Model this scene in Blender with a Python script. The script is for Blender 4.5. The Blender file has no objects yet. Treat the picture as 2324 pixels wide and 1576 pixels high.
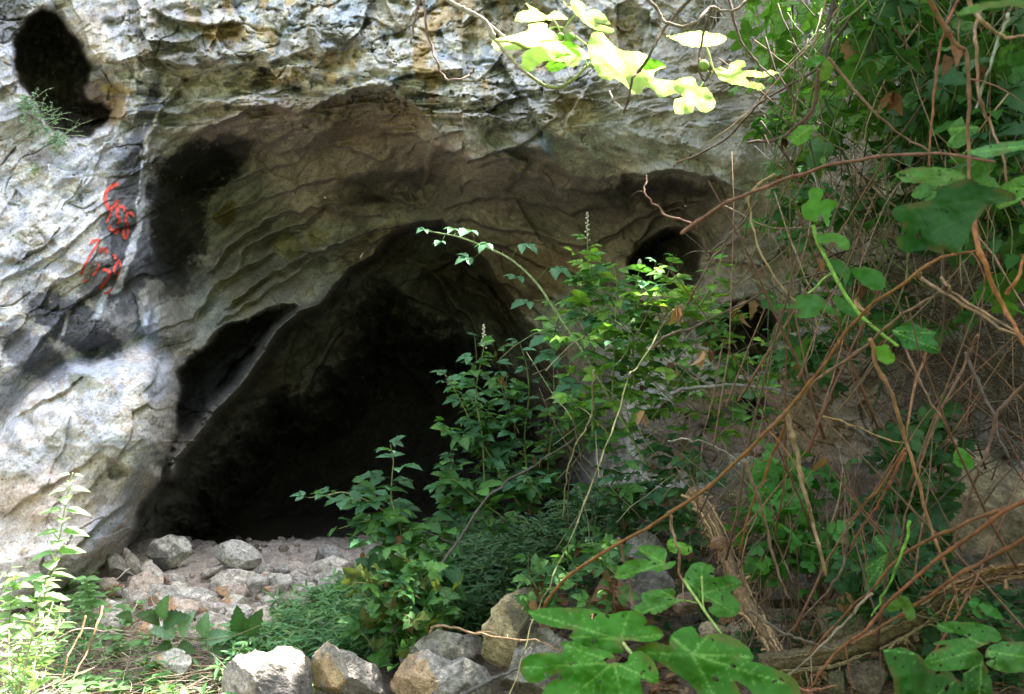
import bpy, math, numpy as np, mathutils
from mathutils import Vector
from mathutils.geometry import delaunay_2d_cdt
rng = np.random.default_rng(7)
sc = bpy.context.scene
col = sc.collection
# ------------------------------------------------------------------ camera
K = 1.125 / 2324.0                      # slope per pixel of the 2324 px wide survey grid
CH = 1.5
cam = bpy.data.cameras.new('camera'); cam.lens = 32; cam.sensor_width = 36; cam.clip_end = 200; cam.clip_start = 0.05
cam.dof.use_dof = True; cam.dof.focus_distance = 5.4; cam.dof.aperture_fstop = 9
co = bpy.data.objects.new('camera', cam); col.objects.link(co)
co.location = (0, 0, CH); co.rotation_euler = (math.pi / 2, 0, 0); sc.camera = co
# ------------------------------------------------------------------ sky, sun, exposure
SUN = Vector((0.42, 0.20, 0.885)).normalized()
w = bpy.data.worlds.new("World"); sc.world = w; w.use_nodes = True
nt = w.node_tree; nt.nodes.clear()
sky = nt.nodes.new('ShaderNodeTexSky'); sky.sky_type = 'NISHITA'; sky.sun_disc = False
sky.sun_elevation = math.asin(SUN.z); sky.sun_rotation = math.atan2(SUN.x, SUN.y)
sky.dust_density = 3.0; sky.air_density = 1.0
hsv = nt.nodes.new('ShaderNodeHueSaturation'); hsv.inputs['Saturation'].default_value = 0.58
bg = nt.nodes.new('ShaderNodeBackground'); bg.inputs['Strength'].default_value = 0.15
wo = nt.nodes.new('ShaderNodeOutputWorld')
nt.links.new(sky.outputs[0], hsv.inputs['Color']); nt.links.new(hsv.outputs[0], bg.inputs[0]); nt.links.new(bg.outputs[0], wo.inputs[0])
sl = bpy.data.lights.new('sun', 'SUN'); sl.energy = 4.2; sl.angle = math.radians(0.5); sl.color = (1, 0.95, 0.87)
so = bpy.data.objects.new('sun', sl); col.objects.link(so); so.location = (3, 2, 9)
so.rotation_euler = SUN.to_track_quat('Z', 'Y').to_euler()
sc.view_settings.view_transform = 'Standard'; sc.view_settings.look = 'None'
sc.view_settings.exposure = 3.15; sc.view_settings.gamma = 1
sc.cycles.max_bounces = 6; sc.cycles.diffuse_bounces = 4; sc.cycles.transmission_bounces = 4; sc.cycles.transparent_max_bounces = 4
sc.cycles.use_denoising = True; sc.cycles.sample_clamp_indirect = 4
# ------------------------------------------------------------------ helpers
def P(u, v, Y): return np.array([(u - 1162) * K * Y, Y, CH - (v - 788) * K * Y])
_pm = np.random.default_rng(3).permutation(512)
def _h(ix, iy): return _pm[(_pm[ix & 511] + iy) & 511]
_ang = np.random.default_rng(5).random(512) * 2 * np.pi
_gx, _gy = np.cos(_ang), np.sin(_ang); _rv = np.random.default_rng(6).random((512, 4))
def pn(x, y):
    ix = np.floor(x).astype(np.int64); iy = np.floor(y).astype(np.int64)
    fx = x - ix; fy = y - iy
    def g(a, b):
        h = _h(ix + a, iy + b); return _gx[h] * (fx - a) + _gy[h] * (fy - b)
    sx = fx * fx * fx * (fx * (fx * 6 - 15) + 10); sy = fy * fy * fy * (fy * (fy * 6 - 15) + 10)
    a = g(0, 0); b = g(1, 0); c = g(0, 1); d = g(1, 1)
    return 1.5 * ((a + (b - a) * sx) * (1 - sy) + (c + (d - c) * sx) * sy)
def fbm(x, y, o=4, gain=.5):
    s = 0; a = 1; n = 0
    for i in range(o):
        s = s + a * pn(x + 17.3 * i, y - 9.1 * i); n += a; a *= gain; x = x * 2.03; y = y * 2.03
    return s / n * 1.4
def ridged(x, y, o=4, gain=.5):
    s = 0; a = 1; n = 0
    for i in range(o):
        s = s + a * (1 - np.abs(pn(x + 31.7 * i, y + 5.3 * i)) * 2); n += a; a *= gain; x = x * 2.1; y = y * 2.1
    return s / n
def pn3(p):       # cheap 3-axis noise for closed bodies
    return (pn(p[:, 0] + 3.1, p[:, 1] + p[:, 2] * .7) + pn(p[:, 1] - 7.7, p[:, 2] + p[:, 0] * .6) + pn(p[:, 2] + 11.9, p[:, 0] - p[:, 1] * .65)) / 1.8
def facets(x, y, k=1.0):
    ix = np.floor(x).astype(np.int64); iy = np.floor(y).astype(np.int64)
    best = np.full(x.shape, 1e9); hgt = np.zeros(x.shape); sec = np.full(x.shape, 1e9)
    for a in (-1, 0, 1):
        for b in (-1, 0, 1):
            h = _h(ix + a, iy + b); r = _rv[h]
            dx = x - (ix + a + r[..., 0]); dy = y - (iy + b + r[..., 1]); d = dx * dx + dy * dy
            z = (r[..., 2] - .5) * 1.6 * dx * k + (r[..., 3] - .5) * 1.6 * dy * k + (r[..., 2] + r[..., 3] - 1) * .6
            m = d < best; sec = np.where(m, best, np.minimum(sec, d)); hgt = np.where(m, z, hgt); best = np.where(m, d, best)
    return hgt, np.sqrt(sec) - np.sqrt(best)
def sstep(a, b, x):
    t = np.clip((x - a) / (b - a), 0, 1); return t * t * (3 - 2 * t)
def seg_dist(U, V, pts, signed=False):
    best = np.full(U.shape, 1e9); sg = np.ones(U.shape); tt = np.zeros(U.shape)
    n = len(pts) - 1
    for i in range(n):
        ax, ay = pts[i]; bx, by = pts[i + 1]; dx, dy = bx - ax, by - ay
        t = np.clip(((U - ax) * dx + (V - ay) * dy) / (dx * dx + dy * dy + 1e-9), 0, 1)
        ex = U - ax - t * dx; ey = V - ay - t * dy; d = np.hypot(ex, ey); m = d < best
        best = np.where(m, d, best); tt = np.where(m, (i + t) / n, tt)
        if signed: sg = np.where(m, np.sign(dx * ey - dy * ex), sg)
    return (best * sg if signed else best), tt
def poly_sd(U, V, pts):
    """signed distance to a closed outline, positive inside"""
    p = list(pts) + [pts[0]]; d, _ = seg_dist(U, V, p); ins = np.zeros(U.shape, bool)
    for i in range(len(pts)):
        x1, y1 = p[i]; x2, y2 = p[i + 1]
        if y1 == y2: continue
        c = ((y1 > V) != (y2 > V)) & (U < (x2 - x1) * (V - y1) / (y2 - y1) + x1); ins ^= c
    return np.where(ins, d, -d)
# ------------------------------------------------------------------ materials
def N(nt, t, **kw):
    n = nt.nodes.new(t)
    for k, v in kw.items():
        if k in n.inputs: n.inputs[k].default_value = v
        else: setattr(n, k, v)
    return n
def newmat(name):
    m = bpy.data.materials.new(name); m.use_nodes = True; nt = m.node_tree; nt.nodes.clear()
    return m, nt, N(nt, 'ShaderNodeOutputMaterial')
def rockmat(name, speck=28, bump=.35, rough=.9, lo=.62, hi=1.35):
    m, nt, out = newmat(name); L = nt.links.new
    a = N(nt, 'ShaderNodeAttribute', attribute_name='Col'); tc = N(nt, 'ShaderNodeTexCoord')
    n1 = N(nt, 'ShaderNodeTexNoise', Scale=speck, Detail=8.0, Roughness=.68); n2 = N(nt, 'ShaderNodeTexNoise', Scale=speck * .23, Detail=6.0, Roughness=.6)
    vo = N(nt, 'ShaderNodeTexVoronoi', Scale=speck * 1.7)
    L(tc.outputs['Object'], n1.inputs[0]); L(tc.outputs['Object'], n2.inputs[0]); L(tc.outputs['Object'], vo.inputs[0])
    r1 = N(nt, 'ShaderNodeMapRange'); r1.inputs[1].default_value = .28; r1.inputs[2].default_value = .72; r1.inputs[3].default_value = lo; r1.inputs[4].default_value = hi
    r2 = N(nt, 'ShaderNodeMapRange'); r2.inputs[1].default_value = .3; r2.inputs[2].default_value = .7; r2.inputs[3].default_value = .8; r2.inputs[4].default_value = 1.18
    L(n1.outputs[0], r1.inputs[0]); L(n2.outputs[0], r2.inputs[0])
    mu = N(nt, 'ShaderNodeMath', operation='MULTIPLY'); L(r1.outputs[0], mu.inputs[0]); L(r2.outputs[0], mu.inputs[1])
    n4 = N(nt, 'ShaderNodeTexNoise', Scale=speck * 4.5, Detail=3.0, Roughness=.6); L(tc.outputs['Object'], n4.inputs[0])
    r4 = N(nt, 'ShaderNodeMapRange'); r4.inputs[1].default_value = .33; r4.inputs[2].default_value = .67; r4.inputs[3].default_value = .74; r4.inputs[4].default_value = 1.22; L(n4.outputs[0], r4.inputs[0])
    v2 = N(nt, 'ShaderNodeTexVoronoi', Scale=speck * .9); L(tc.outputs['Object'], v2.inputs[0]); sp = N(nt, 'ShaderNodeMapRange'); sp.inputs[1].default_value = .10; sp.inputs[2].default_value = .17; sp.inputs[3].default_value = .5; sp.inputs[4].default_value = 1.; L(v2.outputs[0], sp.inputs[0])
    m4 = N(nt, 'ShaderNodeMath', operation='MULTIPLY'); L(r4.outputs[0], m4.inputs[0]); L(sp.outputs[0], m4.inputs[1])
    m5 = N(nt, 'ShaderNodeMath', operation='MULTIPLY'); L(mu.outputs[0], m5.inputs[0]); L(m4.outputs[0], m5.inputs[1])
    mx = N(nt, 'ShaderNodeVectorMath', operation='SCALE'); L(a.outputs['Color'], mx.inputs[0]); L(m5.outputs[0], mx.inputs['Scale'])
    hu = N(nt, 'ShaderNodeHueSaturation'); L(mx.outputs[0], hu.inputs['Color']); L(n2.outputs['Color'], hu.inputs['Fac']) if False else None
    b = N(nt, 'ShaderNodeBsdfPrincipled', Roughness=rough); b.inputs['Specular IOR Level'].default_value = .25
    L(hu.outputs[0], b.inputs['Base Color'])
    ad = N(nt, 'ShaderNodeMath', operation='ADD'); L(n1.outputs[0], ad.inputs[0]); L(n4.outputs[0], ad.inputs[1])
    bp = N(nt, 'ShaderNodeBump', Strength=bump, Distance=.012); L(ad.outputs[0], bp.inputs['Height']); L(bp.outputs[0], b.inputs['Normal'])
    L(b.outputs[0], out.inputs[0]); return m
def leafmat(name, trans=.34, rough=.5, spec=.35, lo=.72, hi=1.25, tint=(1.5, 1.7, .6)):
    m, nt, out = newmat(name); L = nt.links.new
    a = N(nt, 'ShaderNodeAttribute', attribute_name='Col'); tc = N(nt, 'ShaderNodeTexCoord')
    n1 = N(nt, 'ShaderNodeTexNoise', Scale=90.0, Detail=4.0); L(tc.outputs['Object'], n1.inputs[0])
    n3 = N(nt, 'ShaderNodeTexNoise', Scale=9.0, Detail=3.0); L(tc.outputs['Object'], n3.inputs[0])
    am = N(nt, 'ShaderNodeMath', operation='ADD'); L(n1.outputs[0], am.inputs[0]); L(n3.outputs[0], am.inputs[1])
    r1 = N(nt, 'ShaderNodeMapRange'); r1.inputs[1].default_value = .7; r1.inputs[2].default_value = 1.3; r1.inputs[3].default_value = lo; r1.inputs[4].default_value = hi
    L(am.outputs[0], r1.inputs[0])
    mx = N(nt, 'ShaderNodeVectorMath', operation='SCALE'); L(a.outputs['Color'], mx.inputs[0]); L(r1.outputs[0], mx.inputs['Scale'])
    b = N(nt, 'ShaderNodeBsdfPrincipled', Roughness=rough); b.inputs['Specular IOR Level'].default_value = spec; L(mx.outputs[0], b.inputs['Base Color'])
    t = N(nt, 'ShaderNodeBsdfTranslucent'); ty = N(nt, 'ShaderNodeVectorMath', operation='MULTIPLY'); ty.inputs[1].default_value = tint
    L(mx.outputs[0], ty.inputs[0]); L(ty.outputs[0], t.inputs[0])
    bp = N(nt, 'ShaderNodeBump', Strength=.25, Distance=.004); L(n1.outputs[0], bp.inputs['Height']); L(bp.outputs[0], b.inputs['Normal'])
    ms = N(nt, 'ShaderNodeMixShader'); ms.inputs[0].default_value = trans; L(b.outputs[0], ms.inputs[1]); L(t.outputs[0], ms.inputs[2]); L(ms.outputs[0], out.inputs[0]); return m
def stemmat(name, rough=.75, scale=60., lo=.6, hi=1.35, bump=.4):
    m, nt, out = newmat(name); L = nt.links.new
    a = N(nt, 'ShaderNodeAttribute', attribute_name='Col'); tc = N(nt, 'ShaderNodeTexCoord')
    n1 = N(nt, 'ShaderNodeTexNoise', Scale=scale, Detail=5.0); L(tc.outputs['Object'], n1.inputs[0])
    r1 = N(nt, 'ShaderNodeMapRange'); r1.inputs[1].default_value = .3; r1.inputs[2].default_value = .7; r1.inputs[3].default_value = lo; r1.inputs[4].default_value = hi
    L(n1.outputs[0], r1.inputs[0]); mx = N(nt, 'ShaderNodeVectorMath', operation='SCALE'); L(a.outputs['Color'], mx.inputs[0]); L(r1.outputs[0], mx.inputs['Scale'])
    b = N(nt, 'ShaderNodeBsdfPrincipled', Roughness=rough); L(mx.outputs[0], b.inputs['Base Color']); b.inputs['Specular IOR Level'].default_value = .3
    bp = N(nt, 'ShaderNodeBump', Strength=bump, Distance=.003); L(n1.outputs[0], bp.inputs['Height']); L(bp.outputs[0], b.inputs['Normal'])
    L(b.outputs[0], out.inputs[0]); return m
M_CLIFF = rockmat('limestone_face', 17, .5, lo=.66, hi=1.32); M_ROCK = rockmat('loose_rock', 30, .55, lo=.55, hi=1.4); M_SOIL = rockmat('dusty_soil', 30, .6)
M_LEAF = leafmat('leaf', .34, .55, .22); M_FIG = leafmat('fig_leaf', .30, .55, .12, .92, 1.08); M_FIGS = leafmat('fig_leaf_sunlit', .45, .5, .3, .9, 1.08, (1.3, 1.5, .7)); M_DRY = leafmat('dry_leaf', .2, .8, .1)
M_STEM = stemmat('stem'); M_BARK = stemmat('stringy_bark', .9, 120., .5, 1.4, .8); M_PAINT = stemmat('red_paint', .6, 40., .75, 1.15, .2)
M_SHELL = stemmat('shell', .3, 20., .7, 1.2, .1)
# ------------------------------------------------------------------ mesh building
class MB:
    def __init__(s): s.v = []; s.q = []; s.t = []; s.c = []; s.n = 0
    def add(s, v, q=None, t=None, c=(.5, .5, .5)):
        v = np.asarray(v, float).reshape(-1, 3); c = np.asarray(c, float)
        if c.ndim == 1: c = np.tile(c, (len(v), 1))
        if q is not None and len(q): s.q.append(np.asarray(q) + s.n)
        if t is not None and len(t): s.t.append(np.asarray(t) + s.n)
        s.v.append(v); s.c.append(c); s.n += len(v)
    def build(s, name, mat, parent=None, origin=None, smooth=True):
        v = np.concatenate(s.v); c = np.concatenate(s.c)
        if parent is not None: origin = np.array(parent['_o'])
        elif origin is None: origin = np.array([v[:, 0].mean(), v[:, 1].mean(), v[:, 2].min()])
        me = bpy.data.meshes.new(name); q = np.concatenate(s.q) if s.q else np.zeros((0, 4), int); t = np.concatenate(s.t) if s.t else np.zeros((0, 3), int)
        me.vertices.add(len(v)); me.vertices.foreach_set('co', (v - origin).astype(np.float32).ravel())
        lp = np.concatenate([q.ravel(), t.ravel()]).astype(np.int32); me.loops.add(len(lp)); me.loops.foreach_set('vertex_index', lp)
        st = np.concatenate([np.arange(len(q)) * 4, len(q) * 4 + np.arange(len(t)) * 3]).astype(np.int32)
        me.polygons.add(len(q) + len(t)); me.polygons.foreach_set('loop_start', st)
        me.polygons.foreach_set('use_smooth', np.full(len(q) + len(t), smooth)); me.update(calc_edges=True)
        at = me.color_attributes.new('Col', 'FLOAT_COLOR', 'POINT'); at.data.foreach_set('color', np.c_[np.clip(c, 0, 1), np.ones(len(c))].astype(np.float32).ravel())
        me.materials.append(mat); o = bpy.data.objects.new(name, me); col.objects.link(o)
        if parent is not None: o.parent = parent
        else: o.location = origin; o['_o'] = [float(x) for x in origin]
        return o
def empty(name, loc):
    o = bpy.data.objects.new(name, None); col.objects.link(o); o.location = [float(x) for x in loc]; o.empty_display_size = .1; o['_o'] = [float(x) for x in loc]; return o
def tag(o, label, cat=None, group=None, kind=None):
    if label: o['label'] = label
    if cat: o['category'] = cat
    if group: o['group'] = group
    if kind: o['kind'] = kind
    return o
def grid_quads(nr, nc, off=0):
    i = np.arange((nr - 1) * nc).reshape(nr - 1, nc)[:, :-1].ravel()
    return np.c_[i, i + 1, i + nc + 1, i + nc] + off
def smoothpath(pts, per=6):
    p = np.asarray(pts, float)
    if len(p) < 3: t = np.linspace(0, 1, per + 1)[:, None]; return p[0] * (1 - t) + p[-1] * t
    e = np.vstack([2 * p[0] - p[1], p, 2 * p[-1] - p[-2]]); out = []
    for i in range(1, len(e) - 2):
        t = np.linspace(0, 1, per, endpoint=False)[:, None]; a, b, c, d = e[i - 1], e[i], e[i + 1], e[i + 2]
        out.append(.5 * (2 * b + (c - a) * t + (2 * a - 5 * b + 4 * c - d) * t * t + (3 * b - a - 3 * c + d) * t ** 3))
    out.append(p[-1:]); return np.vstack(out)
def tube(mb, path, r0, r1, c, sides=6, knob=0., lumps=0., cvar=.15, seed=0):
    p = np.asarray(path); n = len(p); r = np.random.default_rng(seed + n * 7)
    d = np.gradient(p, axis=0); d /= np.linalg.norm(d, axis=1)[:, None] + 1e-9
    ref = np.array([.3, .9, .2]) if abs(d[0] @ np.array([0, 1, 0])) < .8 else np.array([1, 0, .1])
    a = np.cross(d, ref); a /= np.linalg.norm(a, axis=1)[:, None] + 1e-9; b = np.cross(d, a)
    rad = (np.asarray(r0) if np.ndim(r0) else np.linspace(r0, r1, n)) * (1 + knob * (r.random(n) - .3) * (r.random(n) > .6))
    th = np.arange(sides) * 2 * np.pi / sides
    rr = rad[:, None] * (1 + lumps * (r.random((n, sides)) - .5))
    v = p[:, None, :] + rr[..., None] * (np.cos(th)[None, :, None] * a[:, None, :] + np.sin(th)[None, :, None] * b[:, None, :])
    i = np.arange(n - 1)[:, None] * sides; j = np.arange(sides)[None, :]; j2 = (j + 1) % sides
    q = np.stack([i + j, i + j2, i + sides + j2, i + sides + j], -1).reshape(-1, 4)
    cc = np.asarray(c, float)
    if cc.ndim == 1: cc = np.tile(cc, (n, 1))
    cc = np.repeat(cc, sides, 0) * (1 + cvar * (r.random((n * sides, 1)) - .5) * 2)
    vv = np.vstack([v.reshape(-1, 3), p[0], p[-1]]); k = n * sides
    t = [(k, (x + 1) % sides, x) for x in range(sides)] + [(k + 1, (n - 1) * sides + x, (n - 1) * sides + (x + 1) % sides) for x in range(sides)]
    mb.add(vv, q, t, np.vstack([cc, cc[:1], cc[-1:]]))
def thorns(mb, path, rad, step, c, size=.007, seed=1):
    r = np.random.default_rng(seed); p = np.asarray(path); d = np.linalg.norm(np.diff(p, axis=0), axis=1); s = np.r_[0, np.cumsum(d)]
    for x in np.arange(step, s[-1], step):
        q = np.array([np.interp(x, s, p[:, i]) for i in range(3)]); i = min(np.searchsorted(s, x), len(p) - 1); ax = p[i] - p[i - 1]; ax /= np.linalg.norm(ax) + 1e-9
        k = r.normal(size=3); k -= ax * (k @ ax); k /= np.linalg.norm(k); m = np.cross(ax, k); z = size * (.7 + .6 * r.random())
        mb.add([q + ax * z * .3, q - ax * z * .3 + m * z * .22, q - ax * z * .3 - m * z * .22, q + k * (z + rad)], None, [(0, 1, 3), (1, 2, 3), (2, 0, 3)], c)
# leaf templates ------------------------------------------------------
def leaflet(w=.55, n=7, serr=.12, fold=.25, droop=.25, peak=.8):
    y = np.linspace(0, 1, n); wx = .5 * w * np.sin(np.pi * y ** peak) ** .85; wx[-1] = 0; wx[1:-1] *= 1 + serr * (-1.) ** np.arange(n - 2)
    z = -droop * y ** 2; L = np.c_[-wx, y, z + fold * wx]; C = np.c_[np.zeros(n), y, z]; R = np.c_[wx, y + .02, z + fold * wx]
    v = np.stack([L, C, R], 1).reshape(-1, 3); i = np.arange(n - 1) * 3
    q = np.vstack([np.c_[i, i + 1, i + 4, i + 3], np.c_[i + 1, i + 2, i + 5, i + 4]])
    m = np.tile([.95, 1.2, .95], n); return v, q, np.zeros((0, 3), int), m[:, None] * np.ones(3)
def rotz(v, a): c, s = math.cos(a), math.sin(a); return v @ np.array([[c, s, 0], [-s, c, 0], [0, 0, 1]])
def rotx(v, a): c, s = math.cos(a), math.sin(a); return v @ np.array([[1, 0, 0], [0, c, s], [0, -s, c]])
def merge(parts):
    V = []; Q = []; T = []; C = []; n = 0
    for v, q, t, c in parts:
        V.append(v); Q.append(q + n); T.append(t + n); C.append(c); n += len(v)
    return np.vstack(V), np.vstack(Q), np.vstack(T), np.vstack(C)
def strip(a, b, w, colr):
    a = np.array(a, float); b = np.array(b, float); s = np.cross(b - a, [0, 0, 1.]); s = s / (np.linalg.norm(s) + 1e-9) * w; u = np.array([0, 0, w])
    return np.array([a - s, b - s, b + s, a + s, a - u, b - u, b + u, a + u]), np.array([[0, 1, 2, 3], [4, 5, 6, 7]]), np.zeros((0, 3), int), np.tile(colr, (8, 1))
def compound(k=3, seed=0, pet=.55):
    r = np.random.default_rng(seed); parts = [strip((0, 0, 0), (0, pet, .02), .018, [1.1, .9, .7])]
    for a, s, y in ([(0, 1, pet), (1.15, .82, pet - .08), (-1.15, .82, pet - .08)] + ([(1.9, .6, pet - .1), (-1.9, .6, pet - .1)] if k == 5 else [])):
        v, q, t, c = leaflet(.62 + .1 * r.random(), 8, .13, .22 + .2 * r.random(), .15 + .3 * r.random(), .72)
        v = rotx(v * s * (.9 + .2 * r.random()), (r.random() - .6) * .6); v = rotz(v, a + (r.random() - .5) * .25); parts.append((v + [0, y, 0], q, t, c))
    return merge(parts)
def lobed(nl=5, seed=0, depth=.45, pet=.5):
    r = np.random.default_rng(seed); n = 40; a = np.linspace(-2.5, 2.5, n)
    rad = (.62 + .38 * np.cos(a * .55)) * (1 - depth * (.5 - .5 * np.cos(a / 2.5 * np.pi * nl / 1.0 + np.pi * (nl % 2 == 0))) ** 1.4) * (1 + .05 * (-1.) ** np.arange(n))
    rad *= .75; o = np.c_[np.sin(a) * rad, np.cos(a) * rad, -.35 * rad ** 2 + .06 * np.cos(a * 3 + r.random() * 6)]; i = o * .5; i[:, 2] = o[:, 2] * .3 + .02
    v = np.vstack([[[0, 0, 0]], i, o]); j = np.arange(n - 1)
    t = np.c_[np.zeros(n - 1, int), j + 1, j + 2]; q = np.c_[j + 1, j + 1 + n, j + 2 + n, j + 2]
    c = np.ones((len(v), 3)); c[0] = 1.3; c[1:n + 1] *= (1 + .12 * np.cos(a / 2.5 * np.pi * nl))[:, None]
    return merge([(v + [0, pet, 0], q, t, c), strip((0, 0, 0), (0, pet, .0), .018, [1.2, 1., .6])])
T_BR = [compound(3, i) for i in range(5)] + [compound(5, 9)]
T_SM = [leaflet(.5, 6, .08, .3, .2, .8), leaflet(.6, 6, .05, .1, .4, .7)]
T_LAN = [leaflet(.16, 6, .0, .5, .25, .9), leaflet(.2, 6, 0, .4, .5, .8)]
T_OV = [leaflet(.62, 8, .07, .2, .25, .62), leaflet(.7, 8, .06, .35, .1, .6)]
T_LOB = [lobed(5, 1, .45), lobed(5, 2, .3), lobed(3, 3, .4)]
def batch(mb, tmpl, Pn, D, Nn, S, C):
    """place one template many times: position, axis, normal, size, colour"""
    Pn = np.asarray(Pn); D = D / (np.linalg.norm(D, axis=1)[:, None] + 1e-9); X = np.cross(D, Nn); X /= np.linalg.norm(X, axis=1)[:, None] + 1e-9; Z = np.cross(X, D)
    v, q, t, c = tmpl; m = len(Pn)
    W = Pn[:, None, :] + S[:, None, None] * (v[None, :, 0:1] * X[:, None] + v[None, :, 1:2] * D[:, None] + v[None, :, 2:3] * Z[:, None])
    off = (np.arange(m) * len(v))[:, None, None]
    mb.add(W.reshape(-1, 3), (q[None] + off).reshape(-1, 4) if len(q) else None, (t[None] + off).reshape(-1, 3) if len(t) else None, (C[:, None, :] * c[None]).reshape(-1, 3))
def batches(mb, tmpls, Pn, D, Nn, S, C, r):
    k = r.integers(0, len(tmpls), len(Pn))
    for i, tm in enumerate(tmpls):
        m = k == i
        if m.any(): batch(mb, tm, Pn[m], D[m], Nn[m], S[m], C[m])
def pal(r, n, cols, var=.25):
    c = np.array(cols)[r.integers(0, len(cols), n)]; return c * (1 + var * (r.random((n, 1)) - .5) * 2) * (1 + .08 * (r.random((n, 3)) - .5))
GREEN = [(.060, .150, .045), (.075, .175, .045), (.050, .130, .055), (.085, .19, .05)]
BLUEG = [(.060, .150, .075), (.070, .17, .09), (.05, .12, .06)]
LIME = [(.14, .26, .045), (.17, .29, .05), (.11, .23, .05)]
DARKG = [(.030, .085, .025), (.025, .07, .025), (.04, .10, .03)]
BROWN = [(.16, .085, .045), (.20, .12, .06), (.12, .06, .035)]
RED = (.23, .105, .030); TAN = (.27, .17, .085); GREY = (.16, .145, .125); OLIVE = (.16, .15, .06); DKB = (.085, .055, .040); PALEG = (.28, .26, .22); LIMES = (.16, .30, .04)
# ------------------------------------------------------------------ the cliff with its cave (one continuous rock face)
def nonuni(a, b, step, lo, hi, grow=1.12):
    c = list(np.arange(a, b, step)); s = step; x = c[-1]
    while x < hi: s *= grow; x += s; c.append(x)
    s = step; x = c[0]; pre = []
    while x > lo: s *= grow; x -= s; pre.append(x)
    return np.array(pre[::-1] + c)
us = nonuni(-40, 2364, 2.35, -2600, 4900); vs = nonuni(-40, 1420, 2.35, -1750, 2200)
U, V = np.meshgrid(us, vs)
CP = [(0,-60,6.05),(600,-60,6.42),(1200,-60,6.5),(1800,-60,6.4),(2324,-60,5.9),(300,100,6.1),(700,120,6.3),(1050,150,6.3),(1300,150,6.35),(1700,150,6.35),(2100,200,6.1),
(0,100,5.95),(0,400,5.8),(0,800,5.65),(0,1200,5.45),(0,1450,5.3),(180,500,5.88),(120,700,5.75),(200,950,5.55),(200,1200,5.5),(100,1400,5.35),(270,1380,5.6),(330,300,6.25),(285,500,6.02),(260,700,6.05),
(300,620,6.1),(350,560,6.45),(350,760,6.05),(395,620,6.9),(365,900,5.72),(330,1050,5.72),(280,1180,5.8),(460,480,7.15),(500,380,7.0),(560,330,6.75),(450,640,7.0),(420,720,6.75),(430,780,6.6),(600,440,7.15),(600,600,7.3),(540,700,7.0),(650,660,7.3),
(600,260,6.4),(780,225,6.35),(700,330,6.75),(850,330,6.8),(800,450,7.4),(820,540,7.8),(950,470,8.0),(950,240,6.3),(930,350,6.85),(1000,420,7.3),(1060,370,6.5),(1080,480,7.4),(1200,600,7.7),(1180,380,6.5),(1230,440,7.0),(1250,800,7.9),(1300,500,7.2),
(1400,430,6.85),(1350,340,6.4),(1500,300,6.3),(1500,400,6.5),(1480,480,7.0),(1400,700,7.5),(1400,1000,7.6),(1650,300,6.3),(1700,450,6.55),(1650,600,7.0),(1700,800,7.2),(1700,1000,7.1),(1550,800,7.4),(2000,500,6.5),(2324,500,6.2),(2324,1000,6.1),(2000,1000,6.6),
(1500,1250,7.4),(2000,1400,6.4),(2324,1500,5.9),(-500,500,5.6),(-1500,500,4.8),(-2600,500,4.0),(-500,1500,5.0),(3000,500,5.9),(3800,500,5.2),(4900,500,4.4),(3000,1600,5.6),(0,-800,6.0),(1200,-800,5.9),(2324,-800,5.9),(1200,-1750,6.1),(-2000,-1750,4.5),(4200,-1750,5.0),(800,2200,6.5),(1400,1600,7.3),(700,1000,7.6),(700,1300,7.4)]
cp = np.array(CP, float); sx = cp[:, :2] / 1000.
def tps(r2): return .5 * r2 * np.log(r2 + 1e-12)
n = len(cp); A = np.zeros((n + 3, n + 3)); dd = ((sx[:, None] - sx[None]) ** 2).sum(-1); A[:n, :n] = tps(dd) + np.eye(n) * .002; A[:n, n] = 1; A[:n, n + 1:] = sx; A[n, :n] = 1; A[n + 1:, :n] = sx.T
wt = np.linalg.solve(A, np.r_[cp[:, 2], 0, 0, 0])
cu = np.linspace(us[0], us[-1], 300); cv = np.linspace(vs[0], vs[-1], 160); CU, CV = np.meshgrid(cu / 1000, cv / 1000)
B = wt[n] + wt[n + 1] * CU + wt[n + 2] * CV
for i in range(n): B += wt[i] * tps((CU - sx[i, 0]) ** 2 + (CV - sx[i, 1]) ** 2)
def bil(xs, ys, G, X, Y):
    i = np.clip(np.searchsorted(xs, X) - 1, 0, len(xs) - 2); j = np.clip(np.searchsorted(ys, Y) - 1, 0, len(ys) - 2)
    fx = np.clip((X - xs[i]) / (xs[i + 1] - xs[i]), 0, 1); fy = np.clip((Y - ys[j]) / (ys[j + 1] - ys[j]), 0, 1)
    return (G[j, i] * (1 - fx) + G[j, i + 1] * fx) * (1 - fy) + (G[j + 1, i] * (1 - fx) + G[j + 1, i + 1] * fx) * fy
D = bil(cu, cv, B, U, V)
# ragged coordinates so that no edge runs clean
wu = fbm(U / 60, V / 60, 4) * 11; wv = fbm(U / 60 + 40, V / 60 + 7, 4) * 11
Uw, Vw = U + wu, V + wv
NICHE = [(95,7),(75,25),(60,38),(47,55),(32,80),(25,108),(24,140),(28,165),(42,190),(60,220),(82,250),(112,300),(155,322),(200,318),(237,298),(260,295),(275,275),(290,215),(278,192),(250,160),(218,135),(195,105),(162,48),(148,28),(125,22),(105,10)]
CAVE = [(270,1262),(290,1225),(303,1200),(308,1160),(335,1120),(362,1085),(374,1050),(398,985),(400,920),(406,868),(402,845),(440,800),(500,755),(560,722),(626,693),(681,695),(724,680),(756,640),(786,602),(843,575),(893,522),(931,508),(1003,496),(1050,545),(1110,600),(1170,690),(1235,770),(1290,870),(1325,960),(1350,1100),(1370,1260),(1400,1600),(200,1600),(225,1290)]
RIB = [(392,1075),(400,1040),(430,1008),(480,945),(540,880),(590,812),(606,784),(631,749),(681,706),(724,689),(756,644),(786,606),(843,579),(893,524),(931,511)]
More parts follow.
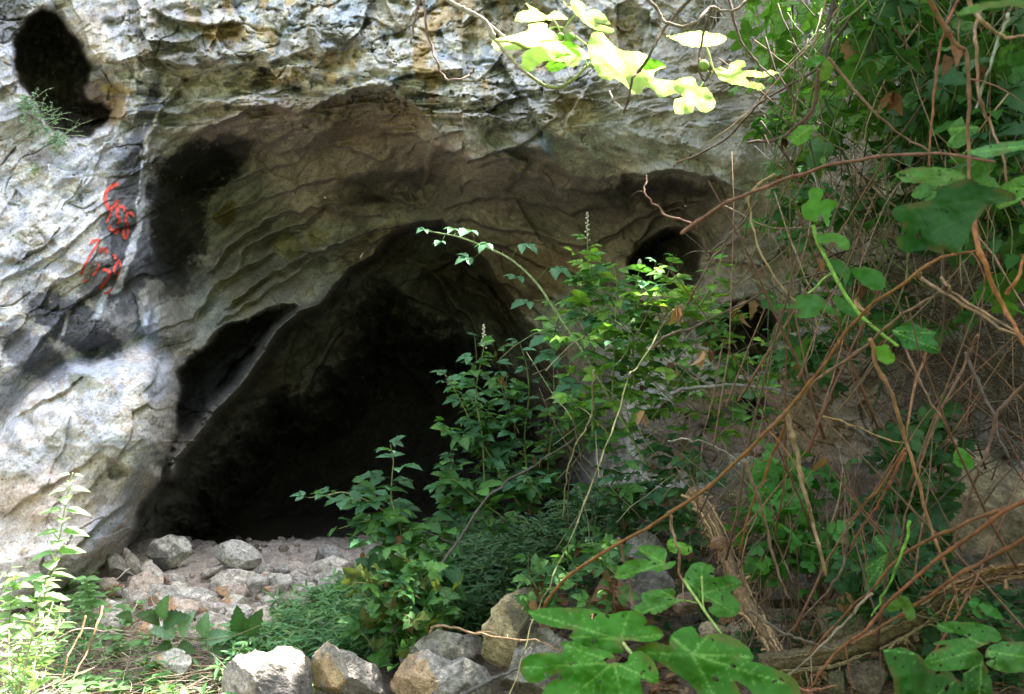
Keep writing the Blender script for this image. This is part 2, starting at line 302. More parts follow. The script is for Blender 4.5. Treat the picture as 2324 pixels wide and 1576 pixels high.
BELOW = RIB + [(1003,496),(1050,545),(1110,600),(1170,690),(1235,770),(1290,870),(1325,960),(1350,1100),(1370,1260),(1400,1600),(200,1600),(225,1290),(290,1225),(308,1160),(362,1085)]
CORE = [(430,1110),(520,985),(600,890),(690,890),(770,800),(783,720),(800,672),(850,640),(900,650),(960,700),(1060,745),(1150,820),(1230,900),(1290,1000),(1320,1100),(1345,1260),(1350,1600),(300,1600),(340,1230)]
H2 = [(1422,640),(1424,589),(1434,579),(1457,549),(1477,534),(1512,519),(1542,514),(1572,524),(1592,539),(1597,564),(1590,600),(1600,640),(1560,660),(1500,660),(1450,655)]
H3 = [(1600,740),(1640,690),(1700,672),(1745,690),(1770,725),(1778,770),(1765,830),(1700,855),(1620,830)]
H4 = [(1660,905),(1700,890),(1740,900),(1745,960),(1700,975),(1665,950)]
NIN = [(95,10),(60,40),(32,80),(26,140),(42,190),(62,220),(84,250),(112,300),(155,320),(205,312),(235,290),(252,255),(235,232),(200,222),(196,200),(208,180),(214,150),(190,110),(160,60),(130,28)]
sdN = poly_sd(U + wu * .6, V + wv * .6, NICHE); D += .42 * sstep(-2, 30, sdN); sdI = poly_sd(U + wu, V + wv, NIN); D += .55 * sstep(-2, 16, sdI) + .25 * sstep(16, 60, sdI) + .12 * sstep(0, 20, sdI) * fbm(U / 28, V / 40, 3)
jg = 1 + 1.2 * (1 - sstep(620, 760, U)) * sstep(380, 430, U); sdC = poly_sd(U + wu * .6 * jg, V + wv * .6 * jg, CAVE); mC = sstep(-3, 12, sdC)
sdB = poly_sd(U + wu * .35, V + wv * .35, BELOW); mB = sstep(-3, 22, sdB)
rd, rt = seg_dist(U + wu * .35, V + wv * .35, RIB); rib = np.exp(-(rd / ((13 + 10 * (1 - rt)) * (1 + .35 * fbm(U / 40, V / 40 + 9, 3)))) ** 2) * (1 - .12 * sstep(.1, .35, fbm(U / 25 + 4, V / 25, 3))) * (1 - sstep(.75, 1, rt))
sdK = poly_sd(U + 3 * wu, V + 3 * wv, CORE); mK = sstep(-20, 150, sdK)
lowr = sstep(1060, 1300, U)
D += mC * (.65 - .35 * lowr) * (1 - .3 * sstep(650, 900, U)) + mB * .55 * (1 - lowr * .7) + mK * 2.4
D -= rib * np.where(sdC > -30, .85, 0) * mC
for H, a, ww in ((H2, .9, 30), (H3, .9, 40), (H4, .35, 25)):
    D += a * sstep(-3, ww, poly_sd(U + wu * .5, V + wv * .5, H))
# rock character masks
def blob(u, v, ru, rv, ang=0, soft=.35):
    c, s = math.cos(math.radians(ang)), math.sin(math.radians(ang)); x = Uw * 1.0 - u; y = Vw - v
    a = (x * c - y * s) / ru; b = (x * s + y * c) / rv; return 1 - sstep(1 - soft, 1 + soft, np.hypot(a, b))
rug = .35 + .75 * blob(800, 60, 700, 190, 0, .5) + .4 * blob(1150, 300, 190, 120, 0, .5) - .25 * blob(1550, 360, 420, 200, 0, .5) - .12 * (1 - sstep(200, 330, U)) * sstep(850, 950, V)
ceil = sstep(330, 420, U) * (1 - sstep(1500, 1650, U)) * sstep(230, 330, V)
rug = rug * (1 - .35 * ceil)
ARCH = [(345,800),(330,600),(345,480),(370,380),(430,318),(500,275),(600,240),(690,255),(780,212),(850,208),(930,240),(1010,325),(1080,372),(1180,350),(1300,395),(1420,410),(1520,385),(1620,400),(1680,450),(1650,520),(1500,700),(1420,900),(1400,1600),(345,1600)]
def bl0(u, v, ru, rv, an): c, s = math.cos(math.radians(an)), math.sin(math.radians(an)); x = U + wu - u; y = V + wv - v; return 1 - sstep(.35, 1.15, np.hypot((x * c - y * s) / ru, (x * s + y * c) / rv))
D += .38 * bl0(455, 385, 100, 60, 12) + .30 * bl0(388, 560, 52, 100, 18) + .22 * bl0(880, 425, 140, 36, 5) + .25 * bl0(1500, 445, 120, 32, 0) + .22 * bl0(1180, 690, 60, 120, 35)
sdA = poly_sd(U + wu, V + wv, ARCH); D += .55 * sstep(-6, 110, sdA) + .10 * sstep(-3, 10, sdA)
SLAB = [(-300,1120),(0,990),(60,900),(130,845),(230,822),(330,803),(392,838),(408,868),(402,920),(398,985),(374,1050),(362,1085),(312,1155),(302,1205),(240,1262),(170,1320),(0,1420),(-300,1500)]
sdS = poly_sd(U + wu * .45, V + wv * .45, SLAB); mS = sstep(0, 26, sdS); t_ = np.clip(sdS / 75, 0, 1); D -= .40 * np.sqrt(1 - (1 - t_) ** 2) * sstep(-350, -100, U)
D += .26 * np.exp(-((sdS + 26) / 28) ** 2) * (V < 1000)
D += fbm(U / 260, V / 260, 3) * .10 + fbm(U / 95 + 9, V / 95, 3) * .045
ang = np.where(U < 1050, math.radians(-37), math.radians(33)); ang = ang * (1 - .6 * (1 - sstep(100, 300, V)))
S1 = U * np.cos(ang) + V * np.sin(ang); T1 = -U * np.sin(ang) + V * np.cos(ang)
strat = np.clip(.35 + .65 * ceil + .4 * (1 - sstep(300, 420, U)), 0, 1.1)
strat = strat * (1 - .85 * mS) * (1 - .45 * (1 - sstep(250, 340, U)))
D += strat * ((ridged((S1 + wu * .9) / 300, (T1 + wv * .8) / 64, 2) - .5) * -.085 + (ridged((S1 + wu) / 150 + 5, (T1 + wv * .6) / 24, 2) - .5) * -.014)
rug = rug * (1 - .62 * mS) * (1 - .30 * (1 - sstep(250, 340, U)) * sstep(300, 420, V))
calm = .45 + .75 * sstep(-.12, .22, fbm(U / 130 + 77, V / 100 + 12, 3)); rug = rug * calm
w1 = fbm(U / 140 + 3, V / 140, 2) * 30 + wu * .30; w2 = fbm(U / 120 + 31, V / 120 + 8, 2) * 26 + wv * .30; SU, TV = S1 + w1, T1 + w2
iso = 1 - .38 * (1 - sstep(200, 330, V)); SU = SU * (2 - iso) ** .5; TV = TV * iso
h, e = facets(SU / 190, TV / 105); D += (.22 + rug) * h * .24 * (1 - .4 * mS)
h, e = facets(SU / 75 + 9, TV / 42 + 2); D += rug * h * .085
h, e = facets((SU + wu * .5) / 30 + 50, (TV + wv * .5) / 19 + 9); D += (.06 + rug * .9) * h * .024
h, e = facets((U + wu * .3) / 12 + 5, (V + wv * .3) / 9 + 90); D += (.08 + rug * .6) * h * .0055
D += -(.15 + rug) * (ridged((SU) / 105, TV / 62, 3, .5) - .45) * .055
D += -(rug) * (ridged(Uw / 34, Vw / 26, 2, .5) - .45) * .016
ck = 1 - np.abs(pn((SU + 30) / 210, TV / 60 + 40)) * 2; cg = sstep(-.05, .25, fbm(U / 170 + 21, V / 150 + 5, 2)) * (1 - .85 * mS); D += .05 * cg * sstep(.92, .985, ck) * (.4 + rug)
ck2 = 1 - np.abs(pn((S1 + wu * 3) / 90 + 80, (T1 + wv * 3) / 40 + 4)) * 2; D += .025 * cg * sstep(.92, .985, ck2) * (.4 + rug)
# pocks in the upper face
pk = fbm(U / 52 + 70 + wu / 20, V / 34 + 70, 3); D += blob(850, 120, 620, 170, 0, .4) * sstep(.12, .55, pk) * .08
pk = fbm(U / 17 + 170, V / 15 + 70, 2); D += sstep(.42, .65, pk) * .022 * rug
# ledges and folds: each drops back on the far side of its line and recovers
FOLDS = [([(155,470),(200,420),(245,330),(265,250)],.05,40),([(330,130),(420,150),(520,130),(620,120)],.16,45),([(345,20),(400,45),(470,55),(560,50)],.14,40),([(360,240),(420,180),(500,150),(620,135),(720,110)],.10,50),
([(310,520),(325,430),(340,330),(372,240),(420,195)],.16,45),([(430,320),(480,285),(560,250),(620,240),(690,262)],.16,50),([(690,262),(760,215),(840,200),(900,215),(960,262),(1010,320)],.26,60),([(1000,330),(1060,372),(1120,345),(1180,330),(1250,360)],.20,50),
([(860,310),(930,300),(975,330),(960,420),(975,470)],.10,40),([(430,520),(520,480),(640,440),(760,400),(960,470)],.12,45),([(560,560),(650,520),(760,460),(860,440),(980,480)],.14,40),([(540,620),(560,560),(620,530),(690,522)],.12,40),
([(640,560),(700,570),(760,590),(840,560),(900,520)],.08,35),([(470,760),(560,690),(660,630),(760,560),(850,520),(940,500)],.10,40),([(330,900),(365,812),(330,800),(250,820),(200,850)],.10,40),([(40,860),(90,780),(160,700),(230,640),(290,600)],.10,50),
([(0,640),(100,590),(200,520),(260,470)],.05,40),([(20,960),(120,900),(200,850)],.06,50),([(230,1010),(290,1030),(320,990)],.03,30),([(0,1180),(90,1110),(190,1060),(230,1020)],.04,40),([(150,1260),(230,1180),(300,1120)],.07,35),
([(1010,500),(1100,510),(1200,530),(1320,560),(1420,520),(1500,470),(1640,450)],.12,50),([(1080,620),(1160,650),(1240,740),(1300,840)],.18,35),([(1000,620),(1100,680),(1200,790),(1260,880)],.16,35),([(900,660),(1000,700),(1100,790),(1180,860)],.14,35),([(1200,640),(1290,700),(1340,780),(1380,900)],.12,35),
([(1400,400),(1500,385),(1600,400),(1700,450)],.20,50),([(1430,570),(1480,500),(1540,480),(1600,500),(1640,560)],.10,30),([(1130,120),(1170,190),(1215,260),(1240,330)],.12,40),([(1400,120),(1350,170),(1310,230),(1270,290)],.12,40),([(1560,140),(1640,170),(1720,160),(1800,180)],.06,40),
([(1180,330),(1230,300),(1262,262)],.06,25),([(480,880),(560,800),(620,720)],.1,30),([(700,880),(740,800),(790,720)],.12,30),([(640,860),(660,790),(700,730)],.08,25)]
FOLDS += [([(470,640),(520,560),(600,500),(700,470),(800,480),(900,500)],.16,38),([(420,740),(480,660),(560,600),(640,575)],.14,36),([(500,720),(580,640),(680,590),(780,555),(850,545)],.16,34),([(380,470),(430,380),(500,330),(560,318),(620,330)],.14,50),
([(620,350),(720,330),(820,345),(900,390),(960,450)],.10,40),([(1000,480),(1090,450),(1180,455),(1290,480),(1400,470)],.14,44),([(1040,530),(1130,560),(1220,600),(1330,640),(1420,640)],.14,40),([(1010,560),(1090,640),(1160,740),(1215,830)],.22,34),([(960,600),(1040,700),(1120,780),(1180,900)],.22,34),([(880,700),(980,770),(1080,860),(1150,960)],.2,36),([(820,760),(900,820),(1000,920)],.18,36),
([(1240,760),(1290,860),(1330,980),(1360,1100)],.2,40),([(660,960),(740,900),(800,820),(830,760)],.18,40),([(540,1040),(620,960),(700,900)],.16,40),([(430,440),(520,420),(600,380),(680,370)],.10,40),([(1150,380),(1240,420),(1340,440),(1450,420)],.12,40)]
for pts, hh, ww in FOLDS:
    if sum(p[1] for p in pts) / len(pts) > 300 and sum(p[0] for p in pts) / len(pts) > 380: hh *= 1.45; ww *= 1.35
    m = (U > min(p[0] for p in pts) - 200) & (U < max(p[0] for p in pts) + 200) & (V > min(p[1] for p in pts) - 200) & (V < max(p[1] for p in pts) + 200)
    d, t = seg_dist(Uw[m], Vw[m], pts, True); e = sstep(0, .12, t) * (1 - sstep(.88, 1, t)); D[m] += hh * e * (sstep(-2, 5, d) * np.exp(-np.maximum(d, 0) / ww) - .35 * np.exp(-(np.minimum(d, 0) / 14) ** 2) * (d < 0))
for (u, v, r, a) in ((268,1067,17,.12),(68,956,12,.07),(700,285,8,.08),(1030,520,6,.06),(905,84,9,.12),(1015,190,10,.05),(480,470,12,.05),(1280,810,14,.08)):
    D += a * np.exp(-(np.hypot((Uw - u) / 1.3, Vw - v) / r) ** 4)
D += fbm(U / 6, V / 6, 2) * .0035
X = (U - 1162) * K * D; Z = CH - (V - 788) * K * D
# ------------------------------------------------------------------ colours of the stone: minerals, lichen, seep streaks, soot, painted shade and bounce light
def mixc(C, c, m): m = np.clip(m, 0, 1)[..., None]; return C * (1 - m) + np.array(c) * m
n1 = fbm(Uw / 75, Vw / 60, 5, .6); n2 = fbm(Uw / 34 + 33, Vw / 28 + 3, 5, .6); n3 = fbm(Uw / 120 + 3, Vw / 90 + 63, 4); n4 = fbm(U / 11, V / 10, 3, .7)
ns = fbm((S1 + wu) / 60 + 8, (T1 + wv) / 13, 4, .6)
C = np.zeros(U.shape + (3,)) + np.array([.42, .40, .385])
C = mixc(C, (.285, .275, .26), sstep(-.1, .25, n1) * .9); C = mixc(C, (.56, .535, .49), sstep(.10, .35, n2) * .75); C = mixc(C, (.40, .32, .20), sstep(.16, .42, n3 + .2 * n2) * .45); C = mixc(C, (.17, .165, .165), sstep(.2, .45, -n2 + .2 * n4) * .55)
C = mixc(C, (.15, .14, .125), sstep(.25, .45, ns) * .4)
left = 1 - sstep(270, 380, U); C = mixc(C, (.56, .54, .53), left * (.78 - .5 * sstep(.0, .3, -n2))); C = mixc(C, (.40, .42, .50), left * sstep(.0, .25, fbm(Uw / 70 + 200, Vw / 110, 4)) * .7)
C = mixc(C, (.50, .42, .36), left * sstep(1000, 1150, V) * .5); st = fbm((S1 + wu) / 170 + 60, (T1 + wv) / 26 + 2, 4, .6); C = mixc(C, (.27, .28, .33), left * sstep(.08, .32, st) * .6 * (1 - .6 * mS)); C = mixc(C, (.66, .66, .68), left * sstep(.15, .4, -st) * .7); C = mixc(C, (.33, .24, .15), left * sstep(.3, .5, fbm(Uw / 22 + 9, Vw / 20 + 77, 3)) * .6)
up = blob(900, 70, 520, 210, 0, .5); C = mixc(C, (.66, .63, .57), up * sstep(-.25, .2, n2) * .85); C = mixc(C, (.50, .34, .15), up * sstep(.2, .38, fbm(Uw / 45 + 90, Vw / 90 + 20, 3)) * .7); C = mixc(C, (.36, .42, .52), up * sstep(.25, .4, fbm(Uw / 40 + 190, Vw / 50 + 20, 3)) * .7)
D_ = 0; BR, SOOT, DKBL, OCH, PAN, BLW, WHT, OLV = (.36,.285,.26), (.045,.042,.040), (.085,.088,.10), (.42,.29,.12), (.27,.26,.235), (.40,.45,.55), (.66,.64,.62), (.24,.22,.12)
brushes = [(1500,310,330,130,0,(.33,.315,.29),.75),(1700,120,180,150,0,(.30,.27,.2),.5),(1600,380,200,60,0,(.34,.32,.28),.6),(1180,330,120,60,-20,(.16,.155,.15),.7),(1160,290,150,100,0,(.26,.25,.24),.5),
(430,110,110,40,10,(.23,.22,.21),.5),(510,75,60,22,0,OCH,.8),(620,180,70,20,0,(.40,.27,.14),.5),(400,280,60,60,0,(.30,.31,.27),.6),(470,215,110,50,20,(.44,.41,.34),.5),(200,90,45,70,30,(.42,.32,.2),.5),
(720,320,300,100,0,BR,.85),(850,300,110,90,0,(.27,.21,.17),.8),(800,420,260,80,10,BR,.85),(1080,430,260,75,0,(.29,.24,.22),.85),(1250,560,330,120,20,(.26,.21,.185),.85),(1350,480,200,60,0,(.17,.15,.135),.7),(1500,450,140,50,0,(.07,.065,.062),.85),
(540,480,90,130,30,(.30,.285,.25),.8),(600,600,150,110,35,(.29,.265,.235),.8),(560,640,80,60,30,(.26,.245,.17),.5),(655,560,35,30,0,(.33,.28,.13),.7),(720,540,30,22,0,(.30,.25,.12),.6),(510,490,22,28,0,(.17,.13,.03),.8),(520,680,70,50,40,(.30,.27,.17),.45),(850,560,90,40,30,(.22,.16,.12),.7),(880,430,130,36,5,(.12,.105,.095),.5),(560,760,50,30,30,(.14,.13,.12),.6),
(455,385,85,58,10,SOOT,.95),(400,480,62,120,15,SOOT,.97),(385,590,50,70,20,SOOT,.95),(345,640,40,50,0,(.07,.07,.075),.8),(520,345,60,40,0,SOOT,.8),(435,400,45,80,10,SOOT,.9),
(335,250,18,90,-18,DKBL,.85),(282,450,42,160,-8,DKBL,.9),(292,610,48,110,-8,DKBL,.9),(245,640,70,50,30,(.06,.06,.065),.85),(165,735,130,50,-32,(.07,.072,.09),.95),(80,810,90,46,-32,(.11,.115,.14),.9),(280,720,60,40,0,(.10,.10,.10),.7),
(345,745,22,50,-5,BLW,.8),(360,680,30,60,35,(.42,.41,.36),.7),(425,650,75,30,30,(.09,.09,.075),.75),(470,720,60,70,35,(.36,.37,.34),.7),(410,740,50,60,30,(.42,.41,.37),.6),(250,840,90,18,5,(.30,.36,.45),.5),(190,870,40,22,-10,(.12,.12,.05),.7),(360,860,25,60,-10,BLW,.55),
(225,230,50,60,35,(.22,.13,.08),.8),(268,205,35,14,-20,(.40,.28,.08),.7),(262,260,30,30,0,(.40,.27,.12),.6),(60,300,30,60,-20,(.30,.29,.28),.8),(20,40,40,60,0,(.12,.12,.12),.8),(90,360,30,20,0,(.18,.16,.17),.8),(240,1180,30,70,-35,(.33,.37,.50),.6),(300,1100,18,60,-20,(.34,.38,.48),.5),(120,1130,140,70,0,(.52,.42,.36),.5),
(1650,660,160,120,0,(.27,.215,.185),.75),(1550,520,180,70,0,(.22,.18,.16),.7),(1700,960,190,110,0,(.17,.10,.06),.85),(1560,1000,120,90,0,(.13,.10,.085),.8),(1900,950,150,130,0,(.20,.145,.09),.85),(2000,850,200,110,0,(.16,.125,.09),.85),(2200,700,260,300,0,(.09,.075,.055),.85),(1700,930,60,30,0,(.04,.03,.03),.8),(1850,520,150,200,0,(.24,.21,.18),.6),(2180,950,190,170,0,(.09,.075,.06),.85),(1330,900,80,160,20,(.16,.13,.115),.8),  # right wall toned down: soil colour plus painted shade behind the thicket
(1200,640,120,60,30,(.20,.135,.10),.7),(1120,600,90,70,30,(.16,.12,.09),.7),(1200,80,90,60,0,(.42,.33,.18),.6),(1395,90,60,60,0,(.33,.24,.1),.6),(1290,260,60,40,0,(.38,.31,.18),.6),(1240,330,18,30,20,(.20,.26,.33),.7),(1160,170,40,30,0,WHT,.6),(1040,220,40,25,0,WHT,.7),(985,190,14,50,-8,(.40,.27,.12),.7),(960,110,20,60,-15,(.42,.30,.15),.7),(800,30,50,28,0,BLW,.6),(740,100,60,60,0,(.17,.165,.16),.5),(1085,60,40,60,0,(.52,.46,.33),.5)]
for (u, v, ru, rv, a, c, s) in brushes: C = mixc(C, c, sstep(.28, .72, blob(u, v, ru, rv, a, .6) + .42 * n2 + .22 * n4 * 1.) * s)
for pts, wd, c in (([(337,398),(325,430),(315,500),(300,560),(285,600),(272,640),(262,660)],9,(.62,.62,.66)),([(335,280),(330,330),(325,430)],4,(.5,.5,.55)),([(160,705),(150,740),(140,760)],4,(.55,.56,.62)),([(245,660),(225,700),(212,720)],8,(.42,.45,.50)),([(372,230),(350,260),(335,300),(310,350)],6,(.10,.10,.13)),([(100,420),(108,400),(112,370)],2,(.7,.7,.7)),([(1000,330),(960,420)],3,(.3,.22,.15))):
    d, t = seg_dist(Uw, Vw, pts); C = mixc(C, c, (1 - sstep(wd * .6, wd * 1.3, d)) * .9)
deep = sstep(-4, 30, sdC); C = C * (1 + .18 * (ceil * (1 - deep)))[..., None]; C = mixc(C, (.056, .050, .041), deep * .78);  # ceiling colour lifted as bounce light; chamber walls darkened as cave shade
C = mixc(C, (.030, .027, .024), sstep(-10, 120, sdK + 30 * n1 + 25 * n2) * .85)  # cave darkness painted into the core's colour
wedge = mC * (1 - mB) * (U < 640); C = mixc(C, (.013, .013, .013), wedge * .9 * (1 - np.clip(rib * 1.5, 0, 1)))  # gap left of the rib painted black as deep shade
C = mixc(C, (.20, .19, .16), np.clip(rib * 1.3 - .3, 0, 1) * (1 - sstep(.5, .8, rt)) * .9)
C = mixc(C, (.085, .07, .05), sstep(0, 8, sdI) * .85); C = mixc(C, (.02, .018, .016), sum(sstep(-1, 9, poly_sd(U + wu * .5, V + wv * .5, H)) for H in (H2, H3)) * (.8 - .3 * sstep(.0, .3, n2)))  # niche and hollows get their inner shade in the colour
C *= (1 + .16 * n4 + .10 * n2)[..., None]; C *= (1 + .05 * np.stack([n3, n3 * 0, -n3], -1))
C = np.clip(C, .008, .8)
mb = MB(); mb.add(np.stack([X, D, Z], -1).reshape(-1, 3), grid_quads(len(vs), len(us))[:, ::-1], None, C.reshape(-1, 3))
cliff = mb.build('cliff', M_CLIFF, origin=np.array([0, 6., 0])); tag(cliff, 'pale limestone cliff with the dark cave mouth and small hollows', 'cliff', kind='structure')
def cliffY(u, v): return bil(us, vs, D, np.asarray(u, float), np.asarray(v, float))
def on_cliff(u, v, lift=.0): Y = cliffY(u, v) - lift; return P(u, v, Y)
# red letters painted on the rock ------------------------------------
STR = [(7,[(1075,90),(1020,115),(975,155),(955,210),(960,260),(985,310),(1000,325),(1040,290),(1070,240)]),(4,[(1000,325),(1010,350),(985,410),(968,450)]),(6,[(1060,340),(1085,300),(1120,310),(1140,340)]),(6,[(1065,320),(1065,380),(1085,420),(1072,460)]),(6,[(1000,470),(1000,500),(1030,520),(1055,540),(1080,490)]),
(6,[(1142,400),(1160,355),(1200,365),(1205,395)]),(5,[(1145,390),(1140,440),(1160,470),(1160,540),(1135,590),(1120,550),(1122,505)]),(4.5,[(820,640),(850,612),(900,605),(880,650),(850,695),(820,740),(790,800),(760,850),(735,920)]),(5,[(905,725),(915,690),(945,685),(972,705),(950,725)]),(5,[(1015,740),(1040,745),(1048,780)]),(4,[(895,810),(890,860),(865,900),(835,930)]),
(5,[(1085,785),(1060,820),(1035,870),(1045,915)]),(3.5,[(1086,790),(1092,850),(1060,950)]),(6,[(930,870),(980,880),(992,930),(955,980),(930,1020),(900,1045)]),(3.5,[(940,1088),(985,1080),(1020,1040)]),(3.5,[(760,983),(790,965)])]
mb = MB(); rr = np.random.default_rng(4)
def paint(mb, pts, hw, c, lift=.014, per=14):
    p = smoothpath(pts, per); d = np.gradient(p, axis=0); d /= np.linalg.norm(d, axis=1)[:, None] + 1e-9; nn = np.c_[-d[:, 1], d[:, 0]]; m = 7
    o = np.linspace(-1, 1, m); wv_ = hw * (.75 + .5 * rr.random(len(p)))
    g = p[:, None, :] + nn[:, None, :] * (o[None, :, None] * wv_[:, None, None]); Yv = cliffY(g[..., 0], g[..., 1]) - lift
    mb.add(np.stack([(g[..., 0] - 1162) * K * Yv, Yv, CH - (g[..., 1] - 788) * K * Yv], -1), grid_quads(len(p), m), None, np.array(c))
for hw, pts in STR: paint(mb, [(x / 4., 394 + y / 4.) for x, y in pts], hw * .62, (.52, .075, .055))
g = mb.build('graffiti', M_PAINT, cliff); g['label'] = 'two lines of red painted letters running down a dark seep streak'
mb = MB()
for pts in ([(653,318),(657,312),(661,315),(666,310)],[(660,312),(660,317),(664,314)]): paint(mb, pts, 1.1, (.75,.72,.68), per=5)
mb.build('painted_mark', M_PAINT, cliff)['label'] = 'tiny white mark on the brown vault'
# ------------------------------------------------------------------ ground
gx = nonuni(-3.2, 3.4, .013, -16, 16, 1.15); gy = nonuni(3.0, 8.3, .013, -16, 15, 1.15)
def gh(x, y):
    x = np.asarray(x, float); y = np.asarray(y, float)
    z = .30 * np.maximum(x - .15, 0) * sstep(1.0, 3.2, y) * (1 - .35 * sstep(1.8, 3.5, x)); z = z + .32 * np.exp(-((x - .55) / .7) ** 2 - ((y - 5.6) / .8) ** 2)
    z = z + .06 * fbm(x / .9, y / .9, 3) + .02 * fbm(x / .2 + 5, y / .2, 3)
    z = z + .10 * np.exp(-((x + 2.0) / .7) ** 2 - ((y - 5.9) / .5) ** 2)
    z = z - .65 * sstep(6.8, 9.2, y) * (1 - sstep(1.2, 2.2, x))
    z = z + np.minimum(.85 * np.maximum(-1.0 - y, 0), 9) + .5 * np.maximum(np.abs(x) - 4.5, 0)  # unseen bank behind the camera, added to cut low skylight
    return z
GX, GY = np.meshgrid(gx, gy); GZ = gh(GX, GY); g0 = fbm(GX / .2, GY / .2, 3)
h, e = facets(GX / .15 + g0 * 1.5, GY / .11); h2, e2 = facets(GX / .045 + 9, GY / .04 + 4); near = sstep(4.6, 5.2, GY) * (1 - sstep(.3, .7, GX)) * (1 - sstep(8, 8.6, GY))
GZ += near * (h * .045 + h2 * .012) + fbm(GX / .03, GY / .03, 2) * .003 + (1 - near) * h2 * .008
g1 = fbm(GX / .35, GY / .35, 4); g2 = fbm(GX / .07, GY / .07, 4)
GC = np.zeros(GX.shape + (3,)) + np.array([.33, .28, .235]); GC = mixc(GC, (.34, .26, .20), sstep(.1, .4, g1) * .5); GC = mixc(GC, (.28, .25, .22), sstep(.1, .4, g2) * .6); GC = mixc(GC, (.46, .41, .355), sstep(.1, .4, -g2) * .5)
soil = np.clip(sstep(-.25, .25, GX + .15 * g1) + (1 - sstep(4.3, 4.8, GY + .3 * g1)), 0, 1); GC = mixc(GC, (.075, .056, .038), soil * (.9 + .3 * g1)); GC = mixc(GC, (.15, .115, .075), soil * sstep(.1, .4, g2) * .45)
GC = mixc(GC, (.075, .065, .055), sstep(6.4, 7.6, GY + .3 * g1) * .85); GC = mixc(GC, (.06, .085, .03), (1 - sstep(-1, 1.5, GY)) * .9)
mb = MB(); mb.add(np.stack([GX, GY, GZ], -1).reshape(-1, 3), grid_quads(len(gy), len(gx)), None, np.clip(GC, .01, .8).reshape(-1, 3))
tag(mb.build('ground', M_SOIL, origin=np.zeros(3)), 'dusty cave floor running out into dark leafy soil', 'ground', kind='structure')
def onground(u, v):
    Y = np.full(np.shape(u), 5.0, float)
    for _ in range(25):
        z = gh((u - 1162) * K * Y, Y); Yn = (CH - z) / (K * np.maximum(v - 788, 60)); Y = np.clip(.5 * Y + .5 * Yn, 1.5, 9)
    return Y
